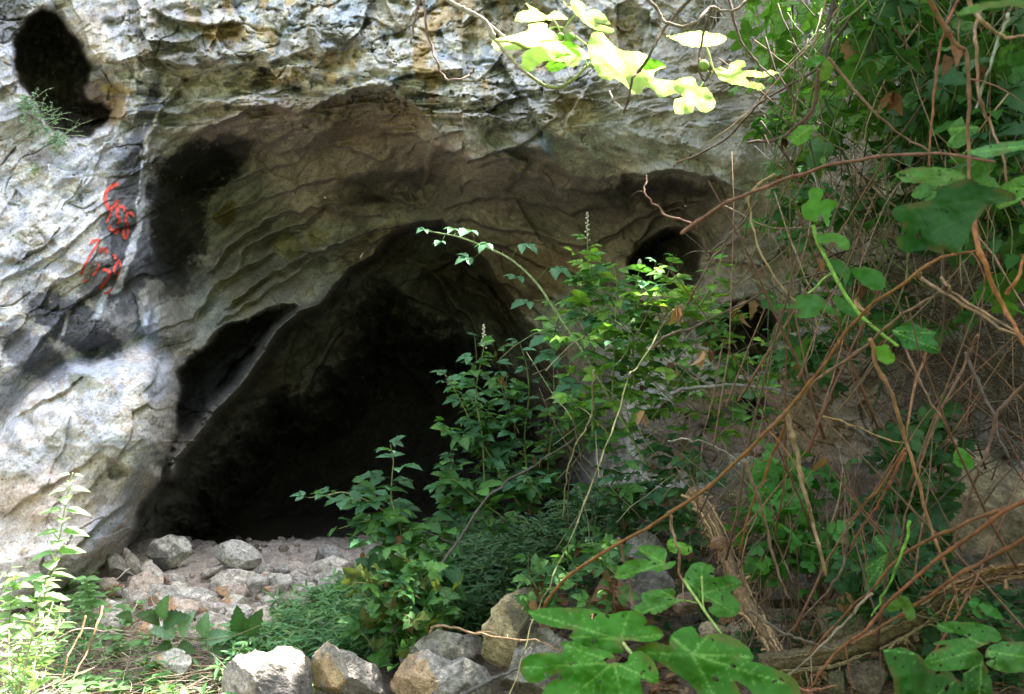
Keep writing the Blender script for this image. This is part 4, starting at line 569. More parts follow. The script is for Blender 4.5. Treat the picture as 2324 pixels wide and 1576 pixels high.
CANES = [
('long orange-brown thorny cane sweeping from the bottom middle up to the dark fig leaf', [(1225,1410),(1250,1355),(1300,1300),(1400,1235),(1500,1180),(1620,1095),(1700,1020),(1770,950),(1800,915),(1870,825),(1950,720),(2050,640),(2130,590),(2180,572),(2222,572)],2.5,1.6,11,RED,1,3),
('red-orange stout cane forking at the right edge under the dark fig leaf', [(2208,500),(2225,570),(2250,640),(2280,700),(2320,770),(2380,850)],1.6,1.5,14,(.30,.12,.035),.5,0),
('short red side shoot curving up to the right edge from the stout forked cane', [(2283,668),(2305,640),(2324,590),(2350,540)],1.55,1.5,11,(.30,.12,.035),0,0),
('brown cane running level across under the hanging vines, its tip over the round hollow', [(1545,528),(1620,478),(1700,440),(1780,405),(1850,385),(1950,362),(2050,352),(2150,350),(2260,368)],2.3,1.7,11,(.20,.10,.06),.4,1),
('thin crooked twig with a white sunlit spot, rising from the tip of the level cane', [(1568,506),(1530,495),(1500,480),(1480,460),(1465,437),(1465,420),(1467,400)],2.3,2.3,6,(.17,.09,.06),0,1),
('thick purple-brown upright cane near the right edge, forked at the top', [(2100,-20),(2143,60),(2175,105),(2194,125),(2198,250),(2199,394),(2202,440)],1.6,1.6,13,(.20,.10,.05),.4,1),
('thin red-brown upright cane just left of the thick forked one', [(2185,-20),(2148,55),(2133,112),(2120,200),(2112,300),(2110,378)],1.9,1.9,8,(.25,.095,.05),.5,0),
('brown cane falling diagonally through the vine mass to the level cane', [(1880,130),(1918,180),(1968,240),(2018,285),(2060,315),(2108,342)],2.3,2.2,8,(.18,.10,.06),.7,1),
('dark bare branch sloping down-left across the pale rock to a free tip', [(1948,20),(1908,68),(1882,125),(1855,155),(1793,195),(1745,222),(1707,252),(1651,312),(1601,342),(1538,370)],2.7,2.9,8,(.10,.062,.045),.2,2),
('thick dark stem dropping from the top edge into the vine knot', [(1897,-20),(1893,0),(1883,62),(1875,122),(1868,150)],2.6,2.6,19,(.085,.07,.05),0,0),
('crooked dark branch hooking left below the vine knot to a broken stub', [(1858,160),(1853,200),(1843,250),(1805,290),(1768,315),(1730,320),(1697,325)],2.6,2.7,12,(.12,.07,.05),.2,2),
('tan looping tendril cane at the top right corner', [(2195,-20),(2205,15),(2230,50),(2268,80),(2300,84),(2340,76)],1.4,1.4,12,(.30,.20,.11),0,0),
('tan thin cane hanging straight down beside the thick forked cane', [(2225,20),(2216,62),(2214,100),(2220,175),(2226,228),(2240,262),(2256,300),(2275,360),(2290,420),(2330,480)],1.7,1.6,9,(.26,.155,.09),.3,1),
('pale green smooth stem crossing the tan hanging cane', [(2290,30),(2283,55),(2263,100),(2243,162),(2228,205),(2216,248)],1.7,1.75,9,(.26,.28,.19),0,0),
('tan cane rising left from the right edge to a bent tip, upper of the pair', [(2085,615),(2092,630),(2110,645),(2143,664),(2218,711),(2270,745),(2340,775)],1.9,1.7,10,(.28,.185,.10),.4,0),
('tan cane just above its twin at the right edge, with a knotty start', [(2138,631),(2150,650),(2168,669),(2243,714),(2318,760),(2350,790)],1.85,1.7,9,(.24,.15,.08),.4,1),
('brown cane climbing parallel under the long orange cane', [(1735,982),(1785,935),(1863,855),(1963,788),(2018,736),(2070,700),(2118,676)],2.2,1.9,10,(.19,.115,.07),.5,2),
('straight orange-tan cane falling from the middle to the fibrous log', [(1975,770),(1993,833),(2030,913),(2053,988),(2080,1075),(2107,1180),(2135,1255),(2165,1330),(2175,1398)],2.0,2.1,11,(.29,.155,.075),.6,1),
('short orange cane meeting the straight one in a V from above', [(2100,800),(2080,863),(2068,920),(2060,963),(2054,1003)],2.1,2.05,8,(.28,.14,.07),.6,1),
('long thin brown cane slanting down-left over the tan boulder side', [(2220,760),(2208,788),(2190,825),(2133,938),(2098,1025),(2085,1075),(2058,1163),(2040,1250)],2.3,2.4,8,(.20,.115,.07),.7,2),
('tan cane crossing the V and ending by the lone green leaf', [(2050,780),(2080,850),(2110,908),(2143,963),(2173,1012)],2.2,2.2,7,(.24,.15,.09),.4,0),
('red thorny cane fanning down-left from the V, upper of two', [(2053,1016),(2015,1080),(1980,1125),(1955,1153),(1920,1190)],2.1,2.3,7,RED,1.,0),
('red thorny cane fanning down-left from the V, lower and longer', [(2053,1028),(2033,1070),(2013,1108),(1993,1148),(1968,1182),(1930,1240)],2.1,2.3,8,(.25,.10,.055),1,1),
('stout tan stub hanging from the cane crossing with a broken lower end', [(1785,936),(1795,980),(1808,1025),(1818,1088),(1832,1135),(1843,1180),(1860,1243),(1873,1305)],2.1,2.1,14,(.27,.19,.10),.3,0),
('reddish cane running down-left from the crossing behind the long cane', [(1790,950),(1758,1025),(1735,1085),(1712,1130),(1690,1200),(1678,1260)],2.3,2.5,8,RED,.7,1),
('brown cane hanging below the long cane to a pale broken tip', [(1690,1045),(1716,1117),(1738,1197),(1758,1277),(1775,1325),(1790,1360)],2.2,2.3,9,(.20,.125,.09),.5,1),
('uppermost of three parallel red canes at the lower right', [(2330,1140),(2208,1180),(2120,1220),(2045,1263),(1994,1321),(1919,1394),(1859,1459),(1835,1500)],1.9,2.3,10,(.20,.095,.038),.8,1),
('middle of three parallel red canes, the long dark red one reaching the bottom edge', [(2340,1130),(2251,1180),(2175,1235),(2095,1298),(2037,1348),(1994,1394),(1957,1434),(1899,1479),(1854,1539),(1820,1590)],1.8,2.1,11,(.22,.085,.032),.8,2),
('lowest of three parallel red canes, starting under the tan boulder', [(2340,1215),(2233,1275),(2170,1306),(2095,1363),(2045,1394),(1982,1434),(1930,1462)],1.9,2.2,11,(.21,.09,.035),.8,1),
('grey-brown cane sagging across the lower fibrous log end', [(1700,1385),(1743,1414),(1790,1442),(1818,1451),(1860,1468),(1900,1481)],2.2,2.2,9,(.15,.12,.085),0,1),
('grey curved cane crossing the dark hollow left of the red canes', [(1922,1180),(1921,1220),(1919,1265),(1905,1305),(1881,1338),(1851,1373),(1806,1419),(1763,1469)],2.4,2.5,8,(.15,.105,.075),.3,2),
('short upright brown cane stub left of the mid-height fig leaf', [(1404,1222),(1412,1260),(1421,1286),(1431,1341),(1436,1392)],2.4,2.4,8,(.21,.125,.08),.4,1),
('straight tan cane stub standing between two small fig leaves', [(1518,1160),(1526,1200),(1537,1245),(1547,1310),(1552,1360)],2.3,2.3,9,(.26,.165,.10),.4,0),
('long olive living cane running from the bush down to the bottom edge', [(1530,700),(1500,745),(1475,788),(1440,840),(1427,853),(1407,928),(1375,1013),(1340,1105),(1312,1180),(1275,1262),(1244,1331),(1209,1414),(1176,1524),(1145,1600)],2.9,2.3,5,(.12,.125,.045),.6,0),
('pale olive cane parallel to the long living one, ending among the bank grasses', [(1350,840),(1347,870),(1343,930),(1330,975),(1307,1008),(1295,1045),(1287,1075),(1280,1120),(1277,1180)],3.6,3.8,6,(.26,.24,.12),.5,0),
('bleached grey cane arching from the bush toward the lower right rocks', [(1523,892),(1560,882),(1612,876),(1687,876),(1743,884),(1805,900),(1868,925),(1943,973),(2030,1043)],3.9,3.5,10,(.24,.235,.21),.3,2),
('thin grey twig bowed over the rounded boulder', [(1515,1000),(1545,998),(1580,1000),(1615,1010),(1650,1028),(1720,1070),(1765,1100),(1830,1118)],3.4,3.0,5,(.25,.23,.18),.3,3),
('long dead grey stick slanting from the herbs up into the centre bush', [(888,1438),(910,1400),(960,1330),(1000,1280),(1030,1240),(1075,1170),(1130,1110),(1190,1070),(1240,1040),(1300,1000),(1340,960)],3.9,4.5,9,(.13,.115,.10),0,2),
('dark side stick running left from the long grey stick under the small bramble', [(1032,1235),(1000,1222),(960,1205),(920,1198),(890,1185),(870,1170)],4.2,4.3,7,(.12,.10,.085),0,2),
('tan thorny cane bowed over the rocks at the bottom middle', [(975,1438),(980,1426),(993,1420),(1030,1424),(1060,1434),(1093,1441),(1169,1451),(1211,1453),(1240,1462),(1277,1478)],3.0,2.5,7,(.33,.22,.13),.8,1),
('charred grey forked stick lying on the mossy rock at the bottom edge', [(1010,1592),(1060,1572),(1105,1550),(1120,1540),(1150,1528),(1180,1518),(1240,1500)],3.0,3.05,12,(.12,.115,.105),0,2),
('upright thin brown cane crossing in front of the bleached arching cane', [(1640,770),(1634,820),(1628,870),(1610,930),(1597,985),(1592,1060),(1597,1100)],3.2,3.2,4,(.20,.12,.08),.2,1),
('diagonal dark twig between the level cane and the bramble top', [(1720,455),(1690,500),(1650,540),(1620,565),(1600,580)],2.5,2.6,7,(.11,.08,.055),.2,2),
('olive thin cane slanting from the vine mass past the lone white glint', [(1835,290),(1800,380),(1760,470),(1730,540),(1700,600),(1675,650)],2.8,3.0,6,(.13,.13,.05),.4,0),
('yellowish curved cane hanging from the vine edge to the middle bush', [(1760,395),(1720,420),(1698,450),(1705,490),(1722,560),(1760,630),(1800,680),(1845,705)],2.4,2.3,7,(.30,.23,.10),.4,0),
('dark straight cane running up-right behind the bush top', [(1480,790),(1520,760),(1570,745),(1630,715),(1690,690),(1760,650),(1900,612)],2.8,2.5,8,(.10,.075,.05),.3,2),
('slender brown cane rising from the bush crown to the upper right', [(1560,690),(1580,650),(1610,600),(1640,560),(1680,500),(1720,440),(1780,350),(1850,250)],3.0,2.8,6,(.15,.11,.07),.4,2),
('tan branching cane forming a star in front of the lower wall', [(1860,945),(1908,955),(1960,975),(2000,993),(2052,1008)],2.3,2.1,6,(.28,.19,.08),.6,1),
('grey-brown shadowy cane behind the tan boulder, sloping steeply right', [(2190,800),(2215,860),(2250,930),(2265,990),(2290,1040)],2.4,2.3,10,(.11,.085,.07),.2,1),
('purple-brown cane standing before the tan boulder, forked at its foot', [(2340,860),(2290,905),(2262,940),(2245,1010),(2225,1060),(2205,1110),(2185,1170),(2165,1230)],2.0,2.2,10,(.17,.10,.075),.4,2),
('pale stripped cane leaning on the bottom of the red canes', [(1980,1345),(1950,1375),(1915,1415),(1880,1450),(1840,1490),(1785,1540)],2.1,2.2,8,(.30,.25,.18),0,1),
('orange-brown stub lying along the bottom edge', [(1800,1560),(1840,1568),(1870,1562),(1900,1555)],2.0,2.0,8,(.26,.12,.06),.3,0),
]
for lb, pts, a, b, px, c, th, sd in CANES: cane(lb, pts, a, b, px, c, th, side=sd)
# top branches of the fig tree ---------------------------------------
def branch(label, pts, Y0, Y1, px, c, **k): return cane(label, pts, Y0, Y1, px, c, 0, name='fig_branch', cat='branch', group='bare fig branches', **k)
fb = (.27, .24, .20)
branch('grey hooked fig twig with a dry curled tip hanging at the top middle', [(960,-20),(966,50),(978,100),(993,142),(1001,168),(1018,182),(1043,180),(1068,168),(1076,152)],3.0,3.0,7,(.24,.17,.14), side=2)
branch('short straight reddish twig beside the hooked twig', [(958,-20),(943,38),(936,75),(932,95)],3.1,3.1,8,(.24,.16,.12))
branch('dark fig branch dropping steeply from the top edge to a cut end', [(1575,-20),(1563,0),(1513,58),(1476,120),(1451,160),(1436,180),(1428,218),(1416,257)],2.7,2.7,9,(.12,.085,.055), taper=.75, side=1)
branch('thin pale dead twig by the cut end of the dark fig branch', [(1386,206),(1390,225),(1402,237),(1415,250)],2.72,2.7,4,(.36,.31,.27))
branch('white-edged branch bowed between two steep branches at the top', [(1455,-15),(1475,5),(1493,25),(1513,52),(1551,60),(1583,48),(1613,20),(1640,24),(1670,22),(1720,-20)],2.6,2.6,9,(.25,.20,.15), taper=.9)
branch('short hanging fork carrying a small green fig at the top right', [(1615,18),(1605,50),(1596,75),(1588,125),(1586,160),(1601,182),(1616,160)],2.6,2.6,8,(.13,.09,.06), side=1)
branch('dark branch falling from the top edge into the right vine mass', [(1648,-20),(1661,20),(1673,75),(1690,105),(1708,130),(1735,160),(1762,182)],2.6,2.6,8,(.12,.08,.06), side=1)
# fibrous trunks ------------------------------------------------------
def trunk(label, pts, Y0, Y1, px, c):
    path = wpath(pts, Y0, Y1, .0, 10); r = np.random.default_rng(int(px)); rad = px * K * (Y0 + Y1) / 4; root = empty('shaggy_log', path[0]); tag(root, label, 'log'); mb = MB(); tube(mb, path, rad, rad * .8, np.array(c) * .6, 26, .3, .25, .3, 5); mb.build('core', M_BARK, root)
    mb = MB()
    for i in range(70):   # loose bark strings
        a = r.random() * 6.28; i0 = r.integers(0, len(path) - 6); i1 = min(len(path), i0 + r.integers(6, 22)); seg = path[i0:i1].copy(); n = len(seg)
        off = np.array([math.cos(a), -abs(math.sin(a)), math.sin(a) * .7]) * rad * (.95 + .25 * r.random()); fl = np.linspace(-1, 1, n) ** 6 * r.random() ** 2 * .03
        seg = seg + off + fl[:, None] * (off / rad) + r.normal(size=(n, 3)) * .0012; tube(mb, seg, .0045 * r.uniform(.4, 1.5), .0015, np.array(c) * r.uniform(.6, 1.5), 4, 0, 0, .1, i)
    mb.build('bark', M_BARK, root); return root
trunk('leaning tan trunk with stringy peeling bark running down to the lower right', [(1570,1115),(1600,1160),(1640,1240),(1670,1320),(1700,1380),(1740,1440),(1775,1500),(1800,1540)],3.2,2.6,34,(.21,.14,.07))
trunk('olive-brown shaggy log lying from the bottom middle up to the right', [(1725,1508),(1800,1498),(1880,1485),(1960,1455),(2040,1420),(2100,1380),(2150,1345),(2200,1320)],2.6,2.5,46,(.13,.10,.05))
trunk('orange-brown shaggy limb continuing to the right edge above the log', [(2160,1335),(2210,1315),(2260,1298),(2324,1290),(2400,1280)],2.4,2.3,32,(.16,.095,.045))
# ------------------------------------------------------------------ brambles and other shoots
def grow(r, p0, d0, L, n=9, up=.0, wig=.12):
    p = [np.array(p0, float)]; d = np.array(d0, float); d /= np.linalg.norm(d)
    for i in range(n): d = d + r.normal(size=3) * wig + np.array([0, 0, up]); d /= np.linalg.norm(d); p.append(p[-1] + d * L / n)
    return np.array(p)
def leaves_along(r, path, n, s0, s1, cols, tm, mb, t0=.12, flat=.8, droop=.1, updir=(0, -.25, 1)):
    s = np.r_[0, np.cumsum(np.linalg.norm(np.diff(path, axis=0), axis=1))]; t = np.linspace(t0, 1, n) * s[-1]
    Pn = np.c_[[np.interp(t, s, path[:, i]) for i in range(3)]].T; ax = np.c_[[np.interp(t + .01, s, path[:, i]) - np.interp(t - .01, s, path[:, i]) for i in range(3)]].T; ax /= np.linalg.norm(ax, axis=1)[:, None] + 1e-9
    a = np.arange(n) * 2.4 + r.random() * 6; side = np.c_[np.cos(a), np.sin(a) * .9, np.zeros(n)]; side[:, 2] = .18 - droop + .25 * r.normal(size=n)
    D_ = side + ax * .35; Nn = np.array(updir) * flat + r.normal(size=(n, 3)) * (1.05 - flat) * .55
    S = r.uniform(s0, s1, n) * np.interp(t / s[-1], [0, .5, .85, 1], [.9, 1., .8, .5]); batches(mb, tm, Pn, D_, Nn, S, pal(r, n, cols), r)
def shoot(root, pts, Y0, Y1, px, nl, s0, s1, cols, c=(.14, .17, .06), tm=None, spike=False, seed=0, th=0, flat=.8, droop=.1, names=('stem', 'foliage'), t0=.1):
    r = np.random.default_rng(seed + int(pts[0][0])); path = wpath(pts, Y0, Y1, 0, 7); rad = px * K * (Y0 + Y1) / 4
    mb = MB(); tube(mb, path, rad, rad * .35, c, 6, 0, .05, .1, seed); 
    if th: thorns(mb, path, rad, th, np.array(c) * 1.2, .008, seed)
    mb.build(names[0], M_STEM, root); ml = MB(); leaves_along(r, path, nl, s0, s1, cols, tm or T_BR, ml, t0=t0, flat=flat, droop=droop); ml.build(names[1], M_LEAF, root)
    if spike:
        mf = MB(); e = path[-1]; d = np.array([.0, 0, 1.]); L = spike; tube(mf, [e, e + d * L * .5, e + d * L + np.array([.004, 0, 0])], rad * .5, rad * .3, (.42, .42, .30), 5)
        for i in range(16):
            q = e + d * L * (i / 15) ** .9 + np.array([math.cos(i * 2.4), math.sin(i * 2.4), 0]) * .009 * (1.3 - i / 16); v, f = ICO[4] if False else ico1; mf.add(v * .0048 + q, None, f, (.50, .50, .38))
        mf.build('flower_bud', M_STEM, root)
ico1 = ico(2)
def bush(name, label, cat, base, specs, cols, group=None, n_rand=0, reg=None, Yr=(4, 5), L=(.25, .5), nl=(7, 12), ls=(.05, .08), tm=None, seed=0, stemc=(.14, .13, .06), dird=(-.3, -.3, .8), up=.03, dead=0, flat=.8, part='foliage', lean=.5, thick=.0022):
    r = np.random.default_rng(seed + 77); root = empty(name, base); tag(root, label, cat, group)
    for s in specs: shoot(root, *s)
    if n_rand:
        ms, ml, md = MB(), MB(), MB(); reg = np.array(reg, float); lo, hi = reg.min(0), reg.max(0); k = 0
        while k < n_rand:
            u, v = r.uniform(lo[0], hi[0]), r.uniform(lo[1], hi[1])
            if poly_sd(np.array([u]), np.array([v]), [tuple(x) for x in reg])[0] < 0: continue
            k += 1; Y = r.uniform(*Yr); d = np.array(dird) + r.normal(size=3) * lean; Ls = r.uniform(*L); tip = P(u, v, Y); d /= np.linalg.norm(d)
            path = grow(r, tip - d * Ls * .6, d, Ls, 9, up); tube(ms, path, thick, thick * .4, np.array(stemc) * r.uniform(.7, 1.3), 5, 0, 0, .1, k)
            leaves_along(r, path, r.integers(*nl), ls[0], ls[1], cols, tm or T_BR, ml, flat=flat)
            if dead and r.random() < dead:
                m = r.integers(1, 4); pi = path[r.integers(2, 9, m)]; batches(md, T_OV, pi, np.tile([0, 0, -1.], (m, 1)) + r.normal(size=(m, 3)) * .3, r.normal(size=(m, 3)), r.uniform(.035, .06, m), pal(r, m, BROWN), r)
        ms.build('stem', M_STEM, root); ml.build(part, M_LEAF, root)
        if md.n: md.build('withered_foliage', M_DRY, root)
    return root
BR_ = 'brambles in front of the cave'
# the small bramble reaching over the dark cave
bush('bramble_bush', 'small bramble spreading left across the black cave, leaning out over the pale slab', 'bramble', P(960,1330,4.3), [
 ([(900,1175),(888,1130),(890,1080),(893,1040),(886,1010)],4.25,4.2,5,9,.085,.12,BLUEG,(.2,.2,.1)),
 ([(930,1195),(880,1165),(830,1135),(780,1118),(740,1125),(700,1130)],4.3,4.2,5,12,.085,.115,BLUEG,(.2,.2,.1)),
 ([(1032,1235),(980,1205),(930,1195),(870,1180),(820,1185),(770,1200)],4.3,4.25,5,13,.09,.12,GREEN),
 ([(1020,1250),(980,1270),(930,1300),(880,1320),(860,1350)],4.2,4.1,5,10,.09,.13,GREEN),
 ([(1030,1240),(960,1230),(900,1250),(850,1230),(830,1215)],4.25,4.1,5,11,.09,.12,GREEN)], GREEN, BR_, 15, [(745,1150),(900,1120),(1000,1200),(1000,1420),(830,1400),(860,1260),(780,1220)], (4.1,4.5), (.15,.3), (4,7), (.075,.115), dead=.3, seed=3, flat=.6)
bush('bramble_bush', 'dense green bramble clump right of the cave centre with one tall flower spike', 'bramble', P(1180,1300,4.5), [
 ([(1110,1190),(1100,1100),(1095,1000),(1080,900),(1090,830),(1098,790)],4.5,4.4,5,16,.075,.11,BLUEG,(.2,.24,.1),None,.11),
 ([(1180,1150),(1120,1050),(1070,960),(1040,900),(1010,850)],4.5,4.4,5,14,.07,.10,BLUEG),
 ([(1200,1100),(1190,1000),(1200,900),(1195,830),(1180,780)],4.6,4.5,5,14,.07,.10,BLUEG),
 ([(1240,1100),(1250,1000),(1270,900),(1265,840)],4.6,4.5,5,12,.07,.1,GREEN),
 ([(1150,1180),(1080,1130),(1030,1090),(1000,1100)],4.4,4.3,5,9,.09,.13,GREEN)], GREEN + BLUEG[:1], BR_, 22, [(1000,985),(1040,850),(1120,800),(1250,830),(1330,900),(1330,1060),(1200,1150),(1130,1230),(1010,1180),(1000,1100)], (4.2,5.0), (.2,.4), (7,11), (.06,.10), dead=.15, seed=4)
bush('bramble_bush', 'wide light green bramble crown before the right cave wall with a tall pale flower spike', 'bramble', P(1450,1250,4.6), [
 ([(1345,1000),(1345,900),(1348,800),(1343,700),(1335,600),(1333,545)],4.5,4.4,6,22,.075,.115,LIME + GREEN,(.2,.26,.08),None,.13,5),
 ([(1440,880),(1436,780),(1440,700),(1446,640),(1452,610)],4.4,4.3,6,15,.085,.13,LIME + GREEN,(.2,.26,.08),None,.04),
 ([(1540,760),(1590,690),(1620,640),(1636,590),(1640,575)],4.3,4.2,5,12,.07,.10,LIME,(.2,.3,.08)),
 ([(1390,900),(1395,760),(1400,650),(1390,600)],4.35,4.3,5,13,.09,.13,LIME,(.2,.26,.08)),
 ([(1500,820),(1500,740),(1480,680),(1450,640)],4.3,4.2,5,13,.09,.13,LIME + GREEN)], [tuple(np.array(q) * 1.25) for q in GREEN + LIME], BR_, 45, [(1265,690),(1310,620),(1400,590),(1560,640),(1700,720),(1820,800),(1800,900),(1600,980),(1400,1000),(1280,1000),(1230,850)], (4.1,5.0), (.2,.42), (7,11), (.06,.105), dead=.2, seed=5)
bush('bramble_bush', 'dark blue-green bramble undergrowth on the bank below the light crown', 'bramble', P(1450,1330,4.5), [], BLUEG + DARKG + GREEN, BR_, 28, [(1130,1150),(1250,1030),(1400,1000),(1650,1010),(1700,1120),(1640,1260),(1450,1290),(1250,1300),(1130,1260)], (4.0,4.8), (.15,.35), (6,10), (.055,.10), dead=.35, seed=6)
arc = empty('bramble_cane', P(1560,1150,4.6)); tag(arc, 'single thorny bramble cane arching left with its tip before the rock vault', 'bramble', BR_)
shoot(arc, [(1470,1060),(1420,970),(1370,880),(1330,810),(1250,690),(1215,640),(1160,590),(1100,560),(1040,538),(1000,530),(965,524)],4.4,4.4,7,0,.05,.07,BLUEG,(.24,.31,.15),None,False,1,.05) if False else None
r = np.random.default_rng(8); pth = wpath([(1470,1060),(1420,970),(1370,880),(1330,810),(1250,690),(1215,640),(1160,590),(1100,560),(1040,538),(1000,530),(965,524)], 4.4, 4.4, 0, 8)
mb = MB(); tube(mb, pth, .0085, .0028, (.24, .31, .15), 7, 0, .05, .1); thorns(mb, pth, .006, .035, (.3, .34, .2), .011, 3); mb.build('stem', M_STEM, arc)
mb = MB()
for (u, v, du, dv, s) in ((985,527,-14,-6,.05),(1010,533,-6,14,.05),(1035,536,-4,-16,.055),(1078,550,-6,-26,.085),(1120,562,-8,-10,.07),(1100,566,-22,18,.08),(1160,588,18,-34,.08),(1190,615,-10,12,.08),(1215,640,28,-32,.09),(1240,680,-26,4,.085),(1250,692,26,-20,.095),(1280,735,30,-10,.10),(1290,750,-26,16,.10),(1325,800,-44,6,.11),(1340,825,32,-8,.11),(1360,860,-34,10,.11)):
    p = P(u, v, 4.4); q = P(u + du, v + dv, 4.38); tube(mb, [p, q], .0016, .0012, (.2, .27, .12), 4); dd_ = (q - p) * .35 + np.array([du / 60, -.3, -.05]); batch(mb, T_BR[abs(du) % 5], [q], np.array([dd_]), np.array([[.1, -.45, .9]]), np.array([s]), np.array([BLUEG[1]]))
mb.build('foliage', M_LEAF, arc)
# ------------------------------------------------------------------ fig leaves: outline, veins, curvature
def fig(root, out, Y, tilt=(0, 0), stem=None, veins=(), c=(.06, .17, .035), cv=(.17, .34, .08), curl=.0, serr=2.2, seed=0, name='leaf', step=None, bend=.026, mat=None, vw=1.9):
    o = np.array(out, float); uc, vc = o.mean(0); r = np.random.default_rng(seed + int(o[0, 0])); size = max(np.ptp(o[:, 0]), np.ptp(o[:, 1])); step = step or max(3.2, size / 75)
    p = smoothpath(np.vstack([o, o[:1]]), 5)[:-1]; nx = np.gradient(p, axis=0); nx /= np.linalg.norm(nx, axis=1)[:, None] + 1e-9; p = p + np.c_[-nx[:, 1], nx[:, 0]] * (serr * (r.random(len(p)) - .5) * 1.4)[:, None]
    gx_, gy_ = np.meshgrid(np.arange(o[:, 0].min(), o[:, 0].max(), step), np.arange(o[:, 1].min(), o[:, 1].max(), step)); g = np.c_[gx_.ravel(), gy_.ravel()] + r.normal(size=(gx_.size, 2)) * step * .15
    g = g[poly_sd(g[:, 0], g[:, 1], [tuple(x) for x in p]) > step * .45]; allp = np.vstack([p, g]); n = len(p)
    res = delaunay_2d_cdt([Vector(x) for x in allp], [(i, (i + 1) % n) for i in range(n)], [list(range(n))], 1, 1e-4)
    vv = np.array([x[:] for x in res[0]]); T = np.array([f for f in res[2] if len(f) == 3])
    if Y < 2.6 and stem is not None: cc_ = vv[T].mean(1); hn = fbm(cc_[:, 0] / size * 11 + seed * 3, cc_[:, 1] / size * 11, 2); T = T[(hn < .62)]
    du, dv = (vv[:, 0] - uc) / size, (vv[:, 1] - vc) / size; sm = size * K * Y
    Yv = Y + sm * (tilt[0] * du + tilt[1] * dv) + sm * curl * (du ** 2 + dv ** 2) + bend * sm / .15 * (fbm(vv[:, 0] / size * 1.9 + seed, vv[:, 1] / size * 1.9, 2) + .12 * fbm(vv[:, 0] / size * 9 + seed, vv[:, 1] / size * 9, 2))
    C_ = np.tile(np.array(c, float), (len(vv), 1)) * (1 + .22 * fbm(vv[:, 0] / size * 7, vv[:, 1] / size * 7 + seed, 3))[:, None]
    if stem is not None:
        d = np.full(len(vv), 1e9)
        for tp in veins:
            a, b = np.array(stem, float), np.array(tp, float); dd_, t = seg_dist(vv[:, 0], vv[:, 1], [tuple(a), tuple(b)]); d = np.minimum(d, dd_ * (1 + 1.2 * t)); L_ = np.hypot(*(b - a)); ax = (b - a) / L_; nn = np.array([-ax[1], ax[0]])
            for k in np.arange(.22, .95, .13):
                q = a + (b - a) * k
                for s in (-1, 1): e = q + (ax * .75 + nn * s * .9) * L_ * .26 * (1.1 - k); d2, _ = seg_dist(vv[:, 0], vv[:, 1], [tuple(q), tuple(e)]); d = np.minimum(d, d2 * 2.4 + 1.6)
        mv = np.exp(-(d / max(vw, step * .55)) ** 2); C_ = C_ * (1 - mv[:, None] * .8) + np.array(cv) * mv[:, None] * .8; Yv += mv * sm * .006
    e_ = poly_sd(vv[:, 0], vv[:, 1], [tuple(x) for x in p]); br = sstep(.25, .5, fbm(vv[:, 0] / size * 5 + 3 * seed, vv[:, 1] / size * 5, 2) + .25 * (e_ < size * .03)) * (e_ < size * .05) * (Y < 2.6); C_ = C_ * (1 - br[:, None] * .4) + np.array([.10, .06, .02]) * br[:, None] * .4
    W = np.stack([(vv[:, 0] - 1162) * K * Yv, Yv, CH - (vv[:, 1] - 788) * K * Yv], -1)
    mb = MB(); mb.add(W, None, T, C_); return mb.build(name, mat or M_FIG, root)
def petiole(root, pts, Y0, Y1, px, c=(.20, .28, .09)): mb = MB(); path = wpath(pts, Y0, Y1, 0, 8); tube(mb, path, px * K * (Y0 + Y1) / 4, px * K * (Y0 + Y1) / 4 * .8, c, 8); return mb.build('petiole', M_STEM, root)
def c6(pts): return [(1126 + x / 4, y / 4) for x, y in pts]
def c7(pts): return [(1743 + x / 4, y / 4) for x, y in pts]
def c8(pts): return [(1743 + x / 4, 394 + y / 4) for x, y in pts]
Yf = 3.0
ft = empty('fig_branch', P(1288,190,Yf)); tag(ft, 'sunlit fig branch with glowing yellow-green leaves hanging before the pale rock', 'fig branch')
for pts, px in (([(1010,-15),(1016,0),(1051,20),(1101,48),(1126,92),(1162,135),(1181,155),(1213,180),(1238,195),(1266,199),(1288,190),(1311,172),(1330,152),(1338,146)],9),([(1101,48),(1126,70),(1150,88),(1171,98),(1190,108),(1212,112),(1241,110)],8)):
    mb = MB(); path = wpath(pts, Yf - .02, Yf - .02, .003, 8); tube(mb, path, px * K * Yf / 2, px * K * Yf / 2 * .75, [(.30,.26,.22) if i < len(path) * .5 else (.17,.19,.07) for i in range(len(path))], 10, .9, .2, .15); mb.build('branch', M_STEM, ft)
LC = (.46, .56, .29)  # sun glare put into the leaf colour, lifted towards white
